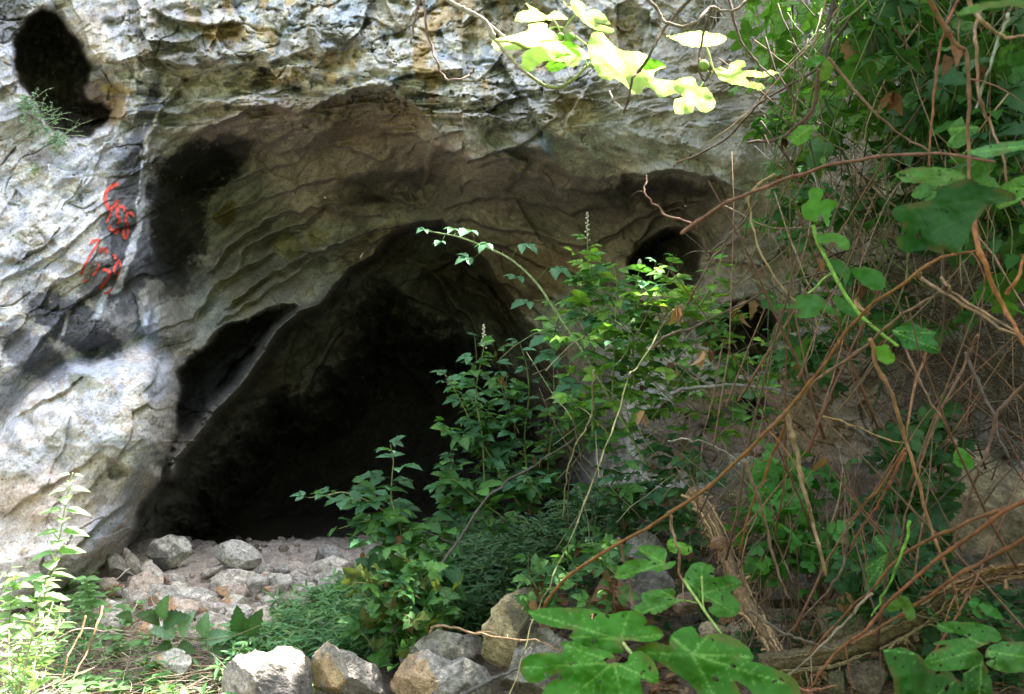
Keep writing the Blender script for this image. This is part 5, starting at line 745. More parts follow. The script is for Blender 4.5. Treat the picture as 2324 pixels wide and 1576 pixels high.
FL = [([(165,190),(210,110),(300,90),(270,30),(350,75),(460,140),(530,100),(600,130),(650,175),(540,180),(400,190),(250,200)],Yf+.05,(.2,1.1),(510,170),[(180,190),(280,40),(640,172)]),
([(610,10),(630,45),(680,60),(678,15),(700,3),(760,10),(815,60),(805,115),(880,85),(960,120),(1030,200),(1020,225),(890,205),(1060,260),(1040,305),(960,290),(850,240),(740,150),(700,100),(660,70)],Yf,(.3,.8),(720,140),[(620,15),(740,12),(1020,210),(1045,290)]),
([(-40,400),(0,355),(120,330),(290,275),(300,225),(450,210),(470,260),(550,320),(560,385),(460,415),(300,440),(150,460),(0,455)],Yf-.05,(-.3,.9),(560,350),[(-30,420),(310,230),(200,450)]),
([(230,600),(240,500),(300,450),(450,400),(560,375),(740,420),(830,490),(850,530),(760,550),(740,590),(700,610),(630,600),(560,565),(430,560),(330,640),(270,650)],Yf-.08,(.2,.9),(850,520),[(240,600),(300,450),(700,600)]),
([(830,400),(870,310),(960,300),(1020,370),(1100,440),(1180,465),(1280,470),(1390,510),(1400,570),(1540,600),(1450,650),(1430,710),(1560,730),(1640,750),(1700,860),(1620,850),(1490,890),(1430,820),(1350,790),(1310,850),(1230,850),(1180,780),(1070,710),(1040,735),(940,700),(880,600),(840,500)],Yf-.1,(.5,.9),(870,590),[(880,320),(1390,530),(1530,600),(1680,850),(1270,845),(1010,730)]),
([(1610,750),(1680,710),(1790,705),(1840,790),(1920,810),(1990,920),(1970,990),(1900,1025),(1840,1000),(1800,960),(1770,1030),(1640,1035),(1610,980),(1620,910),(1700,880),(1620,830)],Yf-.12,(.1,.5),(1845,815),[(1640,740),(1630,1020),(1760,1020),(1960,990)])]
for i, (o, y, t, s, vn) in enumerate(FL): fig(ft, c6(o), y, t, c6([s])[0], c6(vn), c=LC, cv=(.5,.6,.3), mat=M_FIGS, seed=i, step=3.6, bend=.03, vw=1.5, serr=1.6)
for pts in ([(510,170),(550,225),(585,290)],[(720,140),(660,200),(610,290)],[(460,270),(540,245),(610,255)],[(720,330),(770,370),(825,410)],[(850,570),(830,600),(810,550)],[(870,590),(990,600),(1110,632)],[(1890,740),(1865,780),(1840,815)]): petiole(ft, c6(pts), Yf - .03, Yf - .04, 4.5, (.27, .36, .10))
def figfruit(root, u, v, Y, s, c=(.12, .24, .035)):
    vv, f = ICO[4]; p = vv * np.array([1, 1, 1.12]) ; p[:, 0:2] *= (1 - .28 * np.clip(vv[:, 2], 0, 1) ** 2)[:, None]; mb = MB(); mb.add(p * s + P(u, v, Y), None, f, np.array(c) * (1 + .2 * pn3(vv * 5))[:, None]); mb.build('fig_fruit', M_STEM, root)
figfruit(ft, 1292, 85, Yf - .03, .018); figfruit(ft, 1272, 84, Yf - .02, .013)
for (o, s) in (([(860,310),(890,290),(930,290),(970,320),(965,360),(940,400),(880,370)],1),([(445,600),(480,565),(560,560),(630,570),(630,610),(560,645),(480,650)],2),([(580,385),(640,380),(700,385),(735,410),(730,440),(690,430),(760,480),(770,520),(720,500),(650,440)],3),([(1400,525),(1460,545),(1545,600),(1490,605),(1440,635),(1340,635),(1350,590)],4),([(510,545),(560,505),(640,485),(690,500),(600,515)],5)):
    fig(ft, c6(o), Yf - .16, (.1, .7), c=(.085, .20, .035), seed=s, step=3.5, name='leaf')
f2 = empty('fig_branch', P(1601,182,2.6)); tag(f2, 'pair of bright fig leaves and a green fig hanging from a dark fork', 'fig branch')
for i, (o, y, t, s, vn) in enumerate([([(1535,325),(1600,325),(1700,300),(1800,285),(1900,290),(1960,305),(2040,310),(2095,350),(2060,390),(1980,415),(1900,425),(1750,425),(1650,380),(1580,345)],2.65,(.1,1.6),(1900,422),[(1545,325),(1830,285),(2090,350)]),
 ([(1970,625),(2040,612),(2100,630),(2120,580),(2200,550),(2260,565),(2260,600),(2220,640),(2324,640),(2440,655),(2500,640),(2560,670),(2440,700),(2360,705),(2260,700),(2300,740),(2400,760),(2450,800),(2400,825),(2324,800),(2200,770),(2130,765),(2060,730),(2020,710)],2.6,(.5,.6),(2130,655),[(1985,625),(2240,570),(2540,668),(2430,800),(2060,720)])]):
    fig(f2, c6(o), y, t, c6([s])[0], c6(vn), c=LC, cv=(.5,.6,.3), mat=M_FIGS, seed=i + 20, step=3.6, bend=.02, vw=1.5)
petiole(f2, c6([(1905,425),(1935,500),(1955,580),(1970,640),(1930,700)]), 2.62, 2.6, 5, (.34,.38,.14)); petiole(f2, c6([(1925,660),(1905,630),(1890,610)]), 2.6, 2.6, 4, (.2,.3,.08)); figfruit(f2, 1597, 149, 2.6, .0155, (.16,.26,.05))
# foreground leaves ----------------------------------------------------
FG = (.034, .135, .012); FGD = (.018, .075, .009)
a1 = empty('fig_shoot', P(1430,1500,1.45)); tag(a1, 'two huge overlapping lobed fig leaves at the bottom middle', 'fig leaves', 'near fig leaves')
fig(a1, q13([(65,830),(180,805),(400,795),(560,800),(720,830),(770,850),(840,850),(985,820),(1110,860),(1150,920),(1130,955),(1240,970),(1300,1040),(1240,1090),(1130,1100),(925,1090),(930,1195),(820,1200),(700,1160),(560,1130),(440,1060),(480,1000),(300,970),(150,920)]),1.5,(.1,-.9),q13([(912,1085)])[0],q13([(75,835),(985,830),(1290,1040),(450,1050)]),FG,seed=1,curl=.1)
fig(a1, q13([(370,1110),(480,1100),(600,1140),(830,1200),(850,1285),(960,1290),(1000,1210),(1100,1190),(1200,1270),(1250,1390),(1240,1480),(1180,1475),(1090,1440),(1110,1570),(1100,1700),(1000,1740),(790,1740),(700,1660),(680,1740),(200,1740),(210,1540),(370,1400),(300,1400),(150,1470),(50,1450),(0,1350),(30,1260),(120,1210),(250,1200),(380,1205),(365,1150)]),1.4,(.1,-.8),q13([(850,1290)])[0],q13([(380,1120),(15,1340),(1240,1470),(330,1700),(950,1730)]),(.036,.14,.013),seed=2,curl=.1)
petiole(a1, q13([(912,1088),(950,1140),(1000,1200),(1050,1260)]), 1.49, 1.42, 9, (.26,.30,.10))
a2 = empty('fig_shoot', P(1600,1540,1.4)); tag(a2, 'broad darker fig leaf with a small white spot, right of the two huge ones', 'fig leaf', 'near fig leaves')
fig(a2, q13([(1000,1200),(1140,1120),(1230,1105),(1340,1130),(1350,1060),(1420,1000),(1540,960),(1600,1020),(1640,1070),(1720,1030),(1860,1040),(1960,1080),(2060,1150),(2110,1250),(2060,1280),(1980,1240),(2200,1310),(2313,1350),(2500,1460),(2520,1740),(2200,1740),(2080,1540),(1950,1460),(1960,1500),(2050,1740),(1700,1740),(1560,1500),(1340,1350),(1200,1260)]),1.48,(-.1,-.8),q13([(1560,1215)])[0],q13([(1380,1060),(1700,1040),(2090,1240),(2400,1480),(1020,1205),(1800,1690)]),(.03,.12,.011),seed=3,curl=.08)
a3 = empty('fig_shoot', P(1640,1430,2.3)); tag(a3, 'young fig shoot with three lobed leaves on yellow-green stalks above the huge leaves', 'fig shoot', 'near fig leaves')
fig(a3, q13([(1050,260),(1150,225),(1270,240),(1330,300),(1310,390),(1400,370),(1390,420),(1250,475),(1200,455),(1100,470),(980,530),(860,530),(870,460),(960,380),(1080,350),(1180,370),(1110,300)]),2.4,(.3,-.7),q13([(1310,395)])[0],q13([(1060,262),(870,520),(1320,300)]),(.06,.18,.03),seed=4)
fig(a3, q13([(1480,530),(1520,440),(1600,385),(1700,400),(1760,440),(1750,510),(1850,520),(1860,490),(1960,530),(2010,590),(1900,650),(1960,710),(1990,780),(1960,860),(1860,880),(1760,870),(1700,800),(1740,780),(1720,740),(1660,730),(1600,690),(1620,670),(1540,650),(1500,600)]),2.3,(.2,-.6),q13([(1648,670)])[0],q13([(1640,400),(1980,570),(1950,850),(1500,540)]),(.05,.16,.028),seed=5)
fig(a3, q13([(1090,690),(1120,655),(1270,625),(1380,625),(1410,660),(1400,700),(1460,725),(1400,760),(1320,810),(1240,850),(1140,850),(1080,880),(1030,830),(1040,780),(1110,740)]),2.3,(-.3,-.7),q13([(1455,727)])[0],q13([(1100,660),(1040,850),(1260,640)]),(.055,.165,.03),seed=6)
petiole(a3, q13([(1480,540),(1530,620),(1620,750),(1700,870),(1820,1030)]), 2.3, 2.1, 7, (.20,.30,.07)); petiole(a3, q13([(1640,510),(1650,680),(1660,790),(1700,870)]), 2.29, 2.25, 5, (.2,.3,.07)); petiole(a3, q13([(1455,727),(1530,735),(1600,755)]), 2.29, 2.28, 4, (.2,.3,.07))
a3b = empty('vine_leaf', P(1540,1240,2.5)); tag(a3b, 'small bright lime leaf behind the straight tan cane stub', 'leaf'); fig(a3b, q13([(1325,230),(1340,195),(1380,165),(1420,200),(1460,205),(1550,250),(1555,290),(1500,320),(1460,315),(1440,280),(1400,300),(1345,280)]),2.5,(0,-.6),q13([(1440,240)])[0],q13([(1340,230),(1540,270)]),(.10,.24,.03),seed=7)
a4 = empty('fig_shoot', P(2200,1480,1.5)); tag(a4, 'dark glossy fig leaves cut by the bottom right corner', 'fig leaves', 'near fig leaves')
fig(a4, qH([(1030,1170),(1120,1165),(1220,1155),(1330,1200),(1440,1290),(1500,1350),(1620,1360),(1740,1470),(1760,1480),(1765,1400),(1850,1330),(1930,1270),(2000,1400),(2040,1640),(2060,1800),(1240,1800),(1130,1440)]),1.55,(.1,-.6),qH([(1930,1280)])[0],qH([(1050,1180),(1300,1750),(1900,1750)]),FGD,seed=8)
fig(a4, qH([(1525,985),(1530,940),(1600,920),(1700,920),(1900,930),(2060,990),(2110,1080),(2000,1120),(1890,1160),(1950,1240),(1920,1290),(1820,1340),(1700,1360),(1500,1360),(1420,1310),(1420,1260),(1480,1190),(1620,1140),(1500,1130),(1520,1105),(1700,1070),(1810,1065),(1730,1025),(1600,1015)]),1.5,(.2,-.6),qH([(2000,1150)])[0],qH([(1540,950),(1440,1300)]),(.036,.12,.02),seed=9)
fig(a4, qH([(2080,1110),(2200,1105),(2330,1110),(2500,1180),(2600,1240),(2600,1330),(2330,1370),(2150,1380),(2030,1340),(1970,1290),(2050,1255),(1960,1235),(1990,1150)]),1.45,(.3,-.5),qH([(1980,1190)])[0],qH([(2590,1280),(2100,1370)]),(.045,.13,.03),seed=10)
a5 = empty('fig_shoot', P(2300,450,1.3)); tag(a5, 'large dark fig leaf hanging near the right edge with lighter blades above it', 'fig leaves', 'near fig leaves')
fig(a5, c8([(1130,330),(1200,290),(1370,260),(1510,220),(1540,150),(1600,110),(1760,60),(1850,50),(1950,110),(2100,140),(2240,190),(2270,230),(2150,260),(1990,300),(1920,400),(1860,450),(1830,560),(1800,690),(1690,725),(1600,690),(1560,725),(1480,700),(1440,690),(1350,700),(1290,720),(1200,690),(1160,600),(1210,530),(1210,460),(1140,400)]),1.3,(.35,-.25),c8([(2200,210)])[0],c8([(1350,600),(1540,710),(1740,700),(1200,330)]),(.014,.060,.012),cv=(.04,.10,.03),seed=11)
fig(a5, c8([(1150,10),(1230,-30),(1400,-60),(1600,-50),(1740,-20),(1790,30),(1760,70),(1650,105),(1550,110),(1400,90),(1240,80)]),1.34,(.2,-.9),c8([(1780,40)])[0],c8([(1160,15),(1350,85),(1500,-50)]),(.05,.13,.02),cv=(.12,.2,.06),seed=12)
fig(a5, c7([(1750,1390),(1850,1360),(1980,1325),(2100,1300),(2324,1270),(2600,1240),(2600,1380),(2324,1365),(2200,1385),(2060,1420),(1950,1435),(1850,1405)]),1.3,(.2,-1.2),c7([(2500,1310)])[0],c7([(1760,1392)]),(.06,.16,.045),seed=13)
fig(a5, c8([(2060,130),(2150,90),(2324,20),(2600,10),(2600,230),(2324,220),(2270,260),(2110,320),(2075,260),(2250,240),(2200,170)]),1.36,(.2,-.8),c8([(2550,120)])[0],c8([(2100,150),(2100,300)]),(.06,.16,.022),seed=14)
a6 = empty('fig_shoot', P(2324,20,1.0)); tag(a6, 'blurred olive leaf blade crossing the top right corner', 'fig leaf', 'near fig leaves')
fig(a6, c7([(1690,130),(1800,70),(1950,25),(2100,10),(2400,-40),(2600,-40),(2600,90),(2400,110),(2250,60),(2100,70),(1950,90),(1800,140)]),1.0,(.2,-.8),c=(.05,.12,.02),seed=15)
# mid-distance single leaves in the tangle -----------------------------
v1 = empty('vine_shoot', P(1860,560,2.2)); tag(v1, 'bright green vine shoot with a thick lime stem descending to the long orange cane', 'vine')
for i, (o, c) in enumerate([([(365,160),(400,130),(470,130),(505,165),(500,220),(490,240),(560,235),(630,265),(635,290),(590,330),(555,400),(560,470),(530,480),(500,400),(470,370),(440,440),(380,430),(320,400),(300,300),(370,240)],(.06,.19,.02)),([(430,560),(520,540),(640,545),(720,590),(745,650),(720,700),(650,680),(600,620),(480,640)],(.07,.18,.03)),([(530,790),(620,775),(700,820),(740,870),(740,950),(700,1010),(680,950),(600,880)],(.04,.13,.03)),([(745,875),(830,858),(900,850),(1030,905),(1070,1000),(1050,1045),(970,1060),(890,1025),(820,975)],(.035,.13,.02)),
 ([(20,1220),(120,1190),(260,1180),(240,1120),(380,1100),(500,1130),(560,1200),(640,1250),(660,1290),(560,1280),(480,1240),(470,1280),(380,1310),(240,1300),(290,1240),(170,1222)],(.05,.15,.035)),([(600,1100),(700,1140),(760,1200),(830,1240),(850,1290),(800,1305),(720,1280),(640,1230),(600,1160)],(.045,.14,.03))]): fig(v1, c8(o), 2.15 + .02 * i, (.2, -.5), c=c, seed=30 + i, step=4)
petiole(v1, c8([(410,470),(450,620),(500,720),(590,900),(700,1100),(780,1210),(850,1300),(1000,1430),(1180,1570)]), 2.2, 2.1, 9, (.14,.27,.04)); petiole(v1, c8([(590,900),(500,960),(430,1040),(360,1090)]), 2.2, 2.2, 5, (.16,.28,.05))
v2 = empty('vine_shoot', P(2060,800,2.1)); tag(v2, 'toothed dark green leaf hanging under the long orange cane, right of the lime stem', 'vine'); fig(v2, c8([(1120,1430),(1200,1380),(1280,1345),(1400,1390),(1530,1450),(1500,1490),(1560,1576),(1540,1640),(1400,1610),(1250,1590),(1190,1510)]),2.1,(.1,-.4),c8([(1130,1430)])[0],c8([(1540,1600),(1500,1450)]),(.03,.115,.025),seed=40)
v3 = empty('vine_shoot', P(2015,800,2.15)); tag(v3, 'small yellow-green leaf caught on the straight orange-tan cane', 'vine'); fig(v3, qG([(985,-10),(1080,-20),(1120,40),(1155,90),(1130,150),(1060,150),(1010,120),(985,60)]),2.0,(.1,-.3),c=(.09,.22,.02),seed=41)
v4 = empty('vine_shoot', P(2190,1030,2.2)); tag(v4, 'lone curled green leaf with a brown rim in front of the tan boulder', 'vine'); fig(v4, qG([(1700,920),(1740,905),(1800,950),(1870,1040),(1860,1100),(1780,1110),(1700,1060),(1680,1000)]),2.1,(.2,-.2),c=(.05,.16,.02),seed=42)
v5 = empty('vine_shoot', P(2240,1400,2.0)); tag(v5, 'sprig of three neat green leaflets just above the bottom right fig leaves', 'bramble')
for i, o in enumerate(([(1810,750),(1840,710),(1890,710),(1900,760),(1870,800),(1830,790)],[(1890,770),(1950,755),(2040,790),(2110,860),(2120,900),(2040,890),(1950,840)],[(1830,800),(1880,800),(1930,860),(1920,890),(1870,870)])): fig(v5, qH(o), 2.0, (.1, -.4), c=(.035, .14, .025), seed=50 + i, step=3.5, serr=2.5)
v6 = empty('vine_shoot', P(2030,1400,2.0)); tag(v6, 'drooping pair of olive leaves hanging from the middle red cane', 'bramble')
for i, o in enumerate(([(1190,680),(1250,700),(1310,770),(1330,850),(1320,900),(1260,900),(1220,830),(1190,760)],[(1180,700),(1110,740),(1070,800),(1100,830),(1180,820),(1210,770)])): fig(v6, qH(o), 2.0, (.1, -.2), c=(.06,.13,.02), seed=60 + i, step=3.5)
v7 = empty('vine_shoot', P(1985,1290,2.4)); tag(v7, 'large dim green leaf with clear veins behind the red canes', 'vine'); fig(v7, qH([(850,480),(880,410),(960,360),(990,250),(950,180),(1000,130),(1130,170),(1190,200),(1130,280),(1120,380),(1130,470),(1080,560),(950,640),(880,640),(855,560)]),2.5,(.1,-.4),qH([(1080,300)])[0],qH([(880,620),(970,620),(960,150),(860,470)]),(.03,.10,.02),seed=44)
v8 = empty('vine_shoot', P(2180,300,2.2)); tag(v8, 'broad veined vine leaf behind the thick forked cane', 'vine'); fig(v8, c7([(1620,1180),(1680,1120),(1760,1060),(1800,1130),(1900,1145),(1920,1190),(1850,1230),(1780,1320),(1700,1350),(1620,1310),(1660,1240)]),2.3,(.1,-.3),c7([(1770,1160)])[0],c7([(1630,1300),(1900,1160),(1630,1180)]),(.06,.15,.035),seed=45)
v9 = empty('vine_shoot', P(1815,310,2.5)); tag(v9, 'single bright leaf hanging below the crooked dark branch', 'vine'); fig(v9, c7([(190,1250),(240,1180),(300,1140),(390,1140),(410,1180),(380,1250),(330,1300),(260,1325),(220,1300)]),2.5,(.1,-.3),c7([(400,1150)])[0],c7([(210,1280)]),(.09,.21,.03),seed=46)
v10 = empty('vine_shoot', P(1870,160,2.4)); tag(v10, 'glossy green and yellow leaf pair at the vine knot', 'vine')
fig(v10, c7([(320,590),(380,530),(460,515),(520,500),(510,550),(440,590),(380,610)]),2.35,(.1,-.4),c=(.045,.15,.02),seed=47,step=4); fig(v10, c7([(470,620),(520,540),(580,530),(600,590),(570,680),(530,730),(470,720)]),2.35,(.1,-.4),c=(.08,.15,.015),seed=48,step=4)
snail = empty('snail_shell', P(1640,1248,3.0)); tag(snail, 'round brown snail shell lodged against the leaning fibrous trunk', 'snail shell')
mb = MB(); th = np.linspace(0, 5.2 * np.pi, 120); rr_ = .0042 * np.exp(th * .095); cc = P(1633, 1236, 3.0)
pts = np.c_[np.cos(th) * rr_ * 1.15, -.018 + .026 * (1 - rr_ / rr_.max()) * -1 + .02, np.sin(th) * rr_] + cc; 
n = len(pts); tb = np.linspace(0, 1, n)
for k in range(1): 
    d = np.gradient(pts, axis=0); d /= np.linalg.norm(d, axis=1)[:, None]; rd_ = rr_ * .62; a = np.cross(d, [0, 1, .01]); a /= np.linalg.norm(a, axis=1)[:, None]; b = np.cross(d, a); ph = np.arange(14) * 2 * np.pi / 14
    v = pts[:, None] + rd_[:, None, None] * (np.cos(ph)[None, :, None] * a[:, None] + np.sin(ph)[None, :, None] * b[:, None]); i = np.arange(n - 1)[:, None] * 14; j = np.arange(14)[None]; j2 = (j + 1) % 14
    cs = np.array([.20, .11, .06]) * (1 + .35 * np.sin(ph * 2))[None, :, None] * np.ones((n, 1, 1)); mb.add(v.reshape(-1, 3), np.stack([i + j, i + j2, i + 14 + j2, i + 14 + j], -1).reshape(-1, 4), None, cs.reshape(-1, 3))
mb.build('shell', M_SHELL, snail)
# ------------------------------------------------------------------ vine mass on the right
VG = [(.05,.14,.03),(.035,.105,.025),(.07,.17,.035)]
VB = 'vines and brambles of the right thicket'
bush('vine_thicket', 'bright backlit bramble and vine leaves hanging where the pale rock ends, top right', 'vines', P(1850,1100,4.4), [], [(.12,.26,.05),(.10,.23,.05),(.15,.29,.07)], VB, 40, [(1640,-20),(1960,-20),(2080,80),(2060,330),(1900,300),(1800,240),(1730,170)], (3.3,4.3), (.25,.5), (5,9), (.08,.13), T_LOB + T_BR[:2], seed=21, dird=(-.4,-.2,-.6), flat=.5, thick=.0016)
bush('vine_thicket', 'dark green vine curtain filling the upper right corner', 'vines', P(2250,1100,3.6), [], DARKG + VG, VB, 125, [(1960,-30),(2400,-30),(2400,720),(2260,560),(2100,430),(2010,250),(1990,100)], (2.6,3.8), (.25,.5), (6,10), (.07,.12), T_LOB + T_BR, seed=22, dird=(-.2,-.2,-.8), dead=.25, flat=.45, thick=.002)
bush('vine_thicket', 'loose green leaves on thin stems between the round hollow and the dark fig leaf', 'vines', P(1950,1150,3.8), [], VG + DARKG[:1], VB, 40, [(1740,260),(1900,300),(2060,400),(2120,560),(2100,760),(1900,900),(1760,820),(1800,600),(1720,420)], (2.9,4.0), (.2,.45), (5,9), (.055,.10), T_BR + T_LOB, seed=23, dird=(-.4,-.2,-.3), dead=.45, flat=.55, thick=.0018)
bush('vine_thicket', 'very dark ivy-like leaves low in the thicket beside the tan boulder', 'vines', P(2130,1250,3.4), [], DARKG, VB, 34, [(2040,930),(2160,960),(2150,1200),(2080,1330),(1980,1300),(2000,1100)], (2.9,3.5), (.15,.3), (6,10), (.06,.10), T_LOB, seed=24, flat=.5)
bush('bramble_bush', 'fresh green bramble leaves under the hanging tan stub, right of the leaning trunk', 'bramble', P(1800,1300,3.1), [], [(.04,.14,.025),(.05,.16,.03)], BR_, 34, [(1680,1110),(1800,1060),(1900,1110),(1920,1230),(1850,1300),(1720,1290)], (2.8,3.3), (.12,.25), (4,7), (.06,.095), T_LOB + T_BR[:2], seed=25, flat=.4)
bush('bramble_bush', 'sparse dark bramble leaves along the dim bottom right ground', 'bramble', P(2050,1450,2.8), [], DARKG, BR_, 30, [(1900,1250),(2324,1350),(2324,1440),(2100,1430),(1950,1400)], (2.5,2.9), (.12,.25), (4,7), (.05,.08), seed=26, flat=.6)
bush('bramble_bush', 'low bramble leaves and rusty stalks between the orange cane and the lichened boulder', 'bramble', P(1330,1330,3.8), [], GREEN, BR_, 26, [(1180,1290),(1330,1240),(1420,1260),(1400,1370),(1250,1390),(1180,1350)], (3.4,3.9), (.1,.2), (3,6), (.05,.08), dead=.8, seed=27, flat=.5)
bush('bramble_bush', 'bramble with yellowing leaves among the herbs, beside the long grey stick', 'bramble', P(930,1450,4.1), [], GREEN + [(.10,.13,.03)], BR_, 38, [(800,1330),(930,1290),(1010,1330),(1000,1450),(900,1500),(820,1440)], (3.8,4.2), (.1,.25), (4,7), (.055,.09), dead=.4, seed=28, flat=.5)
for lb, pts, y0, y1, px, c in (('thin dark green striped stem hanging straight at the left edge of the vines', [(1794,190),(1775,250),(1763,300),(1756,380),(1753,451),(1747,600),(1743,800)],2.8,2.8,4,(.05,.09,.03)),('green slanting stem crossing the brown level cane above the bramble top', [(1778,311),(1745,380),(1718,441),(1695,515),(1678,576),(1660,625)],2.5,2.6,5,(.07,.12,.03)),
 ('dark green stem curving down through the middle of the vines', [(1869,215),(1895,290),(1914,351),(1932,426),(1932,501),(1925,640),(1925,790)],2.9,3.0,7,(.04,.085,.03)),('dark green upright stem standing before the sunny lower wall', [(2010,800),(2008,830),(2000,870),(1990,900),(1982,940),(1975,965)],3.2,3.3,9,(.035,.06,.03)),
 ('bright green smooth stem crossing the three parallel red canes', [(2066,1180),(2058,1222),(2037,1280),(2022,1320),(2000,1362),(1978,1400)],2.0,2.05,8,(.14,.34,.04)),('pale green cane bundle slanting from the top edge into the vine knot', [(1990,-20),(1950,20),(1910,50),(1880,85),(1850,125),(1820,180)],2.4,2.5,6,(.15,.22,.06)),('second pale green cane running beside the bundle at the vine knot', [(1930,-20),(1900,30),(1875,70),(1845,110),(1830,150),(1815,200)],2.5,2.5,5,(.14,.19,.06)),
 ('grey-green leaning stem in the right thicket, ending at the dark fig leaf', [(2060,380),(2030,440),(2000,520),(1985,600),(1960,700),(1945,800)],3.0,3.1,5,(.08,.10,.05))): cane(lb, pts, y0, y1, px, c, 0, name='green_stem', cat='stem', knob=.3)
# thin tangled twigs, far too many to count
r = np.random.default_rng(31)
def tangle(name, label, reg, n, Yr, L, rad, cols, cat='twigs', dirf=None, curl=.25, mat=None):
    mb = MB(); reg = [tuple(map(float, x)) for x in reg]; lo = np.min(reg, 0); hi = np.max(reg, 0); k = 0
    while k < n:
        u, v = r.uniform(lo[0], hi[0]), r.uniform(lo[1], hi[1])
        if poly_sd(np.array([u]), np.array([v]), reg)[0] < 0: continue
        k += 1; Y = r.uniform(*Yr); d = dirf(u, v) if dirf else np.array([r.normal(), r.normal() * .4, r.normal() * .7]); l = r.uniform(*L); p = grow(r, P(u, v, Y) - d / (np.linalg.norm(d) + 1e-9) * l / 2, d, l, 6, 0, curl)
        rr_ = rad * r.uniform(.5, 1.5); tube(mb, p, rr_, rr_ * .4, pal(r, 1, cols, .35)[0], 4)
    o = mb.build(name, mat or M_STEM); tag(o, label, cat, kind='stuff'); return o
tangle('twig_tangle', 'dark tangle of thin dead twigs filling the right side under the vines', [(1990,560),(2400,300),(2400,1000),(2200,990),(2060,960),(2000,760)], 420, (3.2,4.4), (.25,.8), .0028, [(.07,.055,.04),(.05,.038,.028),(.12,.095,.07),(.08,.05,.035)], dirf=lambda u, v: np.array([r.choice([-1,1]), r.normal()*.4, .75 + r.normal()*.45]))
tangle('twig_tangle', 'fine brown twigs crossing among the vine leaves in the upper right', [(1760,150),(1900,-20),(2400,-20),(2400,640),(2100,700),(1850,800),(1760,600)], 330, (2.6,4.0), (.25,.7), .0026, [(.14,.10,.06),(.10,.07,.05),(.09,.11,.04),(.22,.15,.09)], dirf=lambda u, v: np.array([r.normal()*.6, r.normal()*.3, -1.]), curl=.14)
tangle('twig_tangle', 'brown and tan dead stalks standing in the shaded ground on the lower right', [(1560,1080),(1900,1050),(2100,1150),(2150,1450),(1800,1500),(1650,1400)], 330, (2.7,3.8), (.12,.4), .0022, [(.15,.095,.055),(.10,.055,.03),(.19,.13,.075),(.07,.05,.035)], dirf=lambda u, v: np.array([r.normal()*.6, r.normal()*.3, 1.]), curl=.12)
tangle('twig_tangle', 'thin crossing stems and thread-like twigs inside the centre brambles', [(1230,740),(1600,640),(1900,850),(1850,1100),(1500,1200),(1280,1180)], 120, (3.8,4.8), (.2,.6), .0022, [(.20,.19,.12),(.15,.11,.07),(.12,.14,.06)], dirf=lambda u, v: np.array([r.normal()*.9, r.normal()*.3, .8]), curl=.12)
tangle('twig_tangle', 'long thin red-brown dead canes crossing over the lower right tangle', [(1650,640),(2324,560),(2324,1250),(2050,1420),(1750,1100)], 50, (2.1,3.2), (.4,1.1), .0030, [(.12,.06,.03),(.10,.045,.025),(.15,.09,.05),(.07,.05,.035)], dirf=lambda u, v: np.array([r.choice([-.55,.55,.2]) + r.normal()*.2, r.normal()*.3, 1.]), curl=.05)
tangle('dry_rootlets', 'mat of fine pale dry rootlets hanging on the cliff at the top right', [(1580,-20),(1800,-20),(1960,60),(2030,200),(1960,300),(1800,260),(1760,120),(1640,80)], 420, (5.3,5.9), (.25,.7), .0022, [(.42,.38,.36),(.35,.32,.30),(.5,.47,.44)], 'roots', dirf=lambda u, v: np.array([.35 + r.normal()*.3, r.normal()*.2, -1.]), curl=.22)
tangle('dry_rootlets', 'pale thread-like dead stems down the cliff behind the vines', [(1700,120),(1960,250),(2080,480),(1900,560),(1780,470)], 90, (4.8,5.6), (.3,.9), .0022, [(.42,.38,.36),(.33,.30,.27)], 'roots', dirf=lambda u, v: np.array([r.normal()*.5, r.normal()*.2, -1.]), curl=.2)
# ------------------------------------------------------------------ ground herbs, grass and straw
def scatter(reg, n):
    reg = [tuple(map(float, x)) for x in reg]; lo = np.min(reg, 0); hi = np.max(reg, 0); u = r.uniform(lo[0], hi[0], n * 4); v = r.uniform(lo[1], hi[1], n * 4); m = poly_sd(u, v, reg) > 0; u, v = u[m][:n], v[m][:n]
    Y = onground(u, v); x = (u - 1162) * K * Y; return np.c_[x, Y, gh(x, Y)]
def herbs(name, label, reg, n, h, nleaf, ls, cols, tm, cat='herbs', lean=.25, stemc=(.10,.20,.05)):
    pts = scatter(reg, n); ml = MB(); Pn, D_, N_, S_, C_ = [], [], [], [], []
    for p in pts:
        hh = r.uniform(*h); d = np.array([r.normal() * lean, r.normal() * lean, 1.]); path = grow(r, p - [0, 0, .01], d, hh, 6, 0, .1); tube(ml, path, .0016, .0008, stemc, 4)
        m = r.integers(*nleaf); t = r.uniform(.15, 1, m) ** .7 * 6; i = np.clip(t.astype(int), 0, 5); q = path[i] + (path[i + 1] - path[i]) * (t - i)[:, None]; a = np.arange(m) * 2.4 + r.random() * 6
        Pn.append(q); D_.append(np.c_[np.cos(a), np.sin(a), .35 + .35 * r.normal(size=m)]); N_.append(np.c_[r.normal(size=m) * .3, r.normal(size=m) * .3 - .2, np.ones(m)]); S_.append(r.uniform(*ls, m)); C_.append(pal(r, m, cols, .3))
    batches(ml, tm, *map(np.concatenate, (Pn, D_, N_, S_, C_)), r); o = ml.build(name, M_LEAF); tag(o, label, cat, kind='stuff')
HG = [(.10,.22,.095),(.08,.18,.07),(.13,.26,.12),(.15,.24,.09)]
herbs('herb_patch', 'fresh green narrow-leaved herbs between the pale stones and the front boulders', [(560,1490),(640,1440),(720,1380),(820,1350),(930,1340),(1000,1420),(980,1500),(800,1520),(620,1560),(500,1576)], 620, (.08,.22), (9,16), (.05,.095), HG, T_LAN)
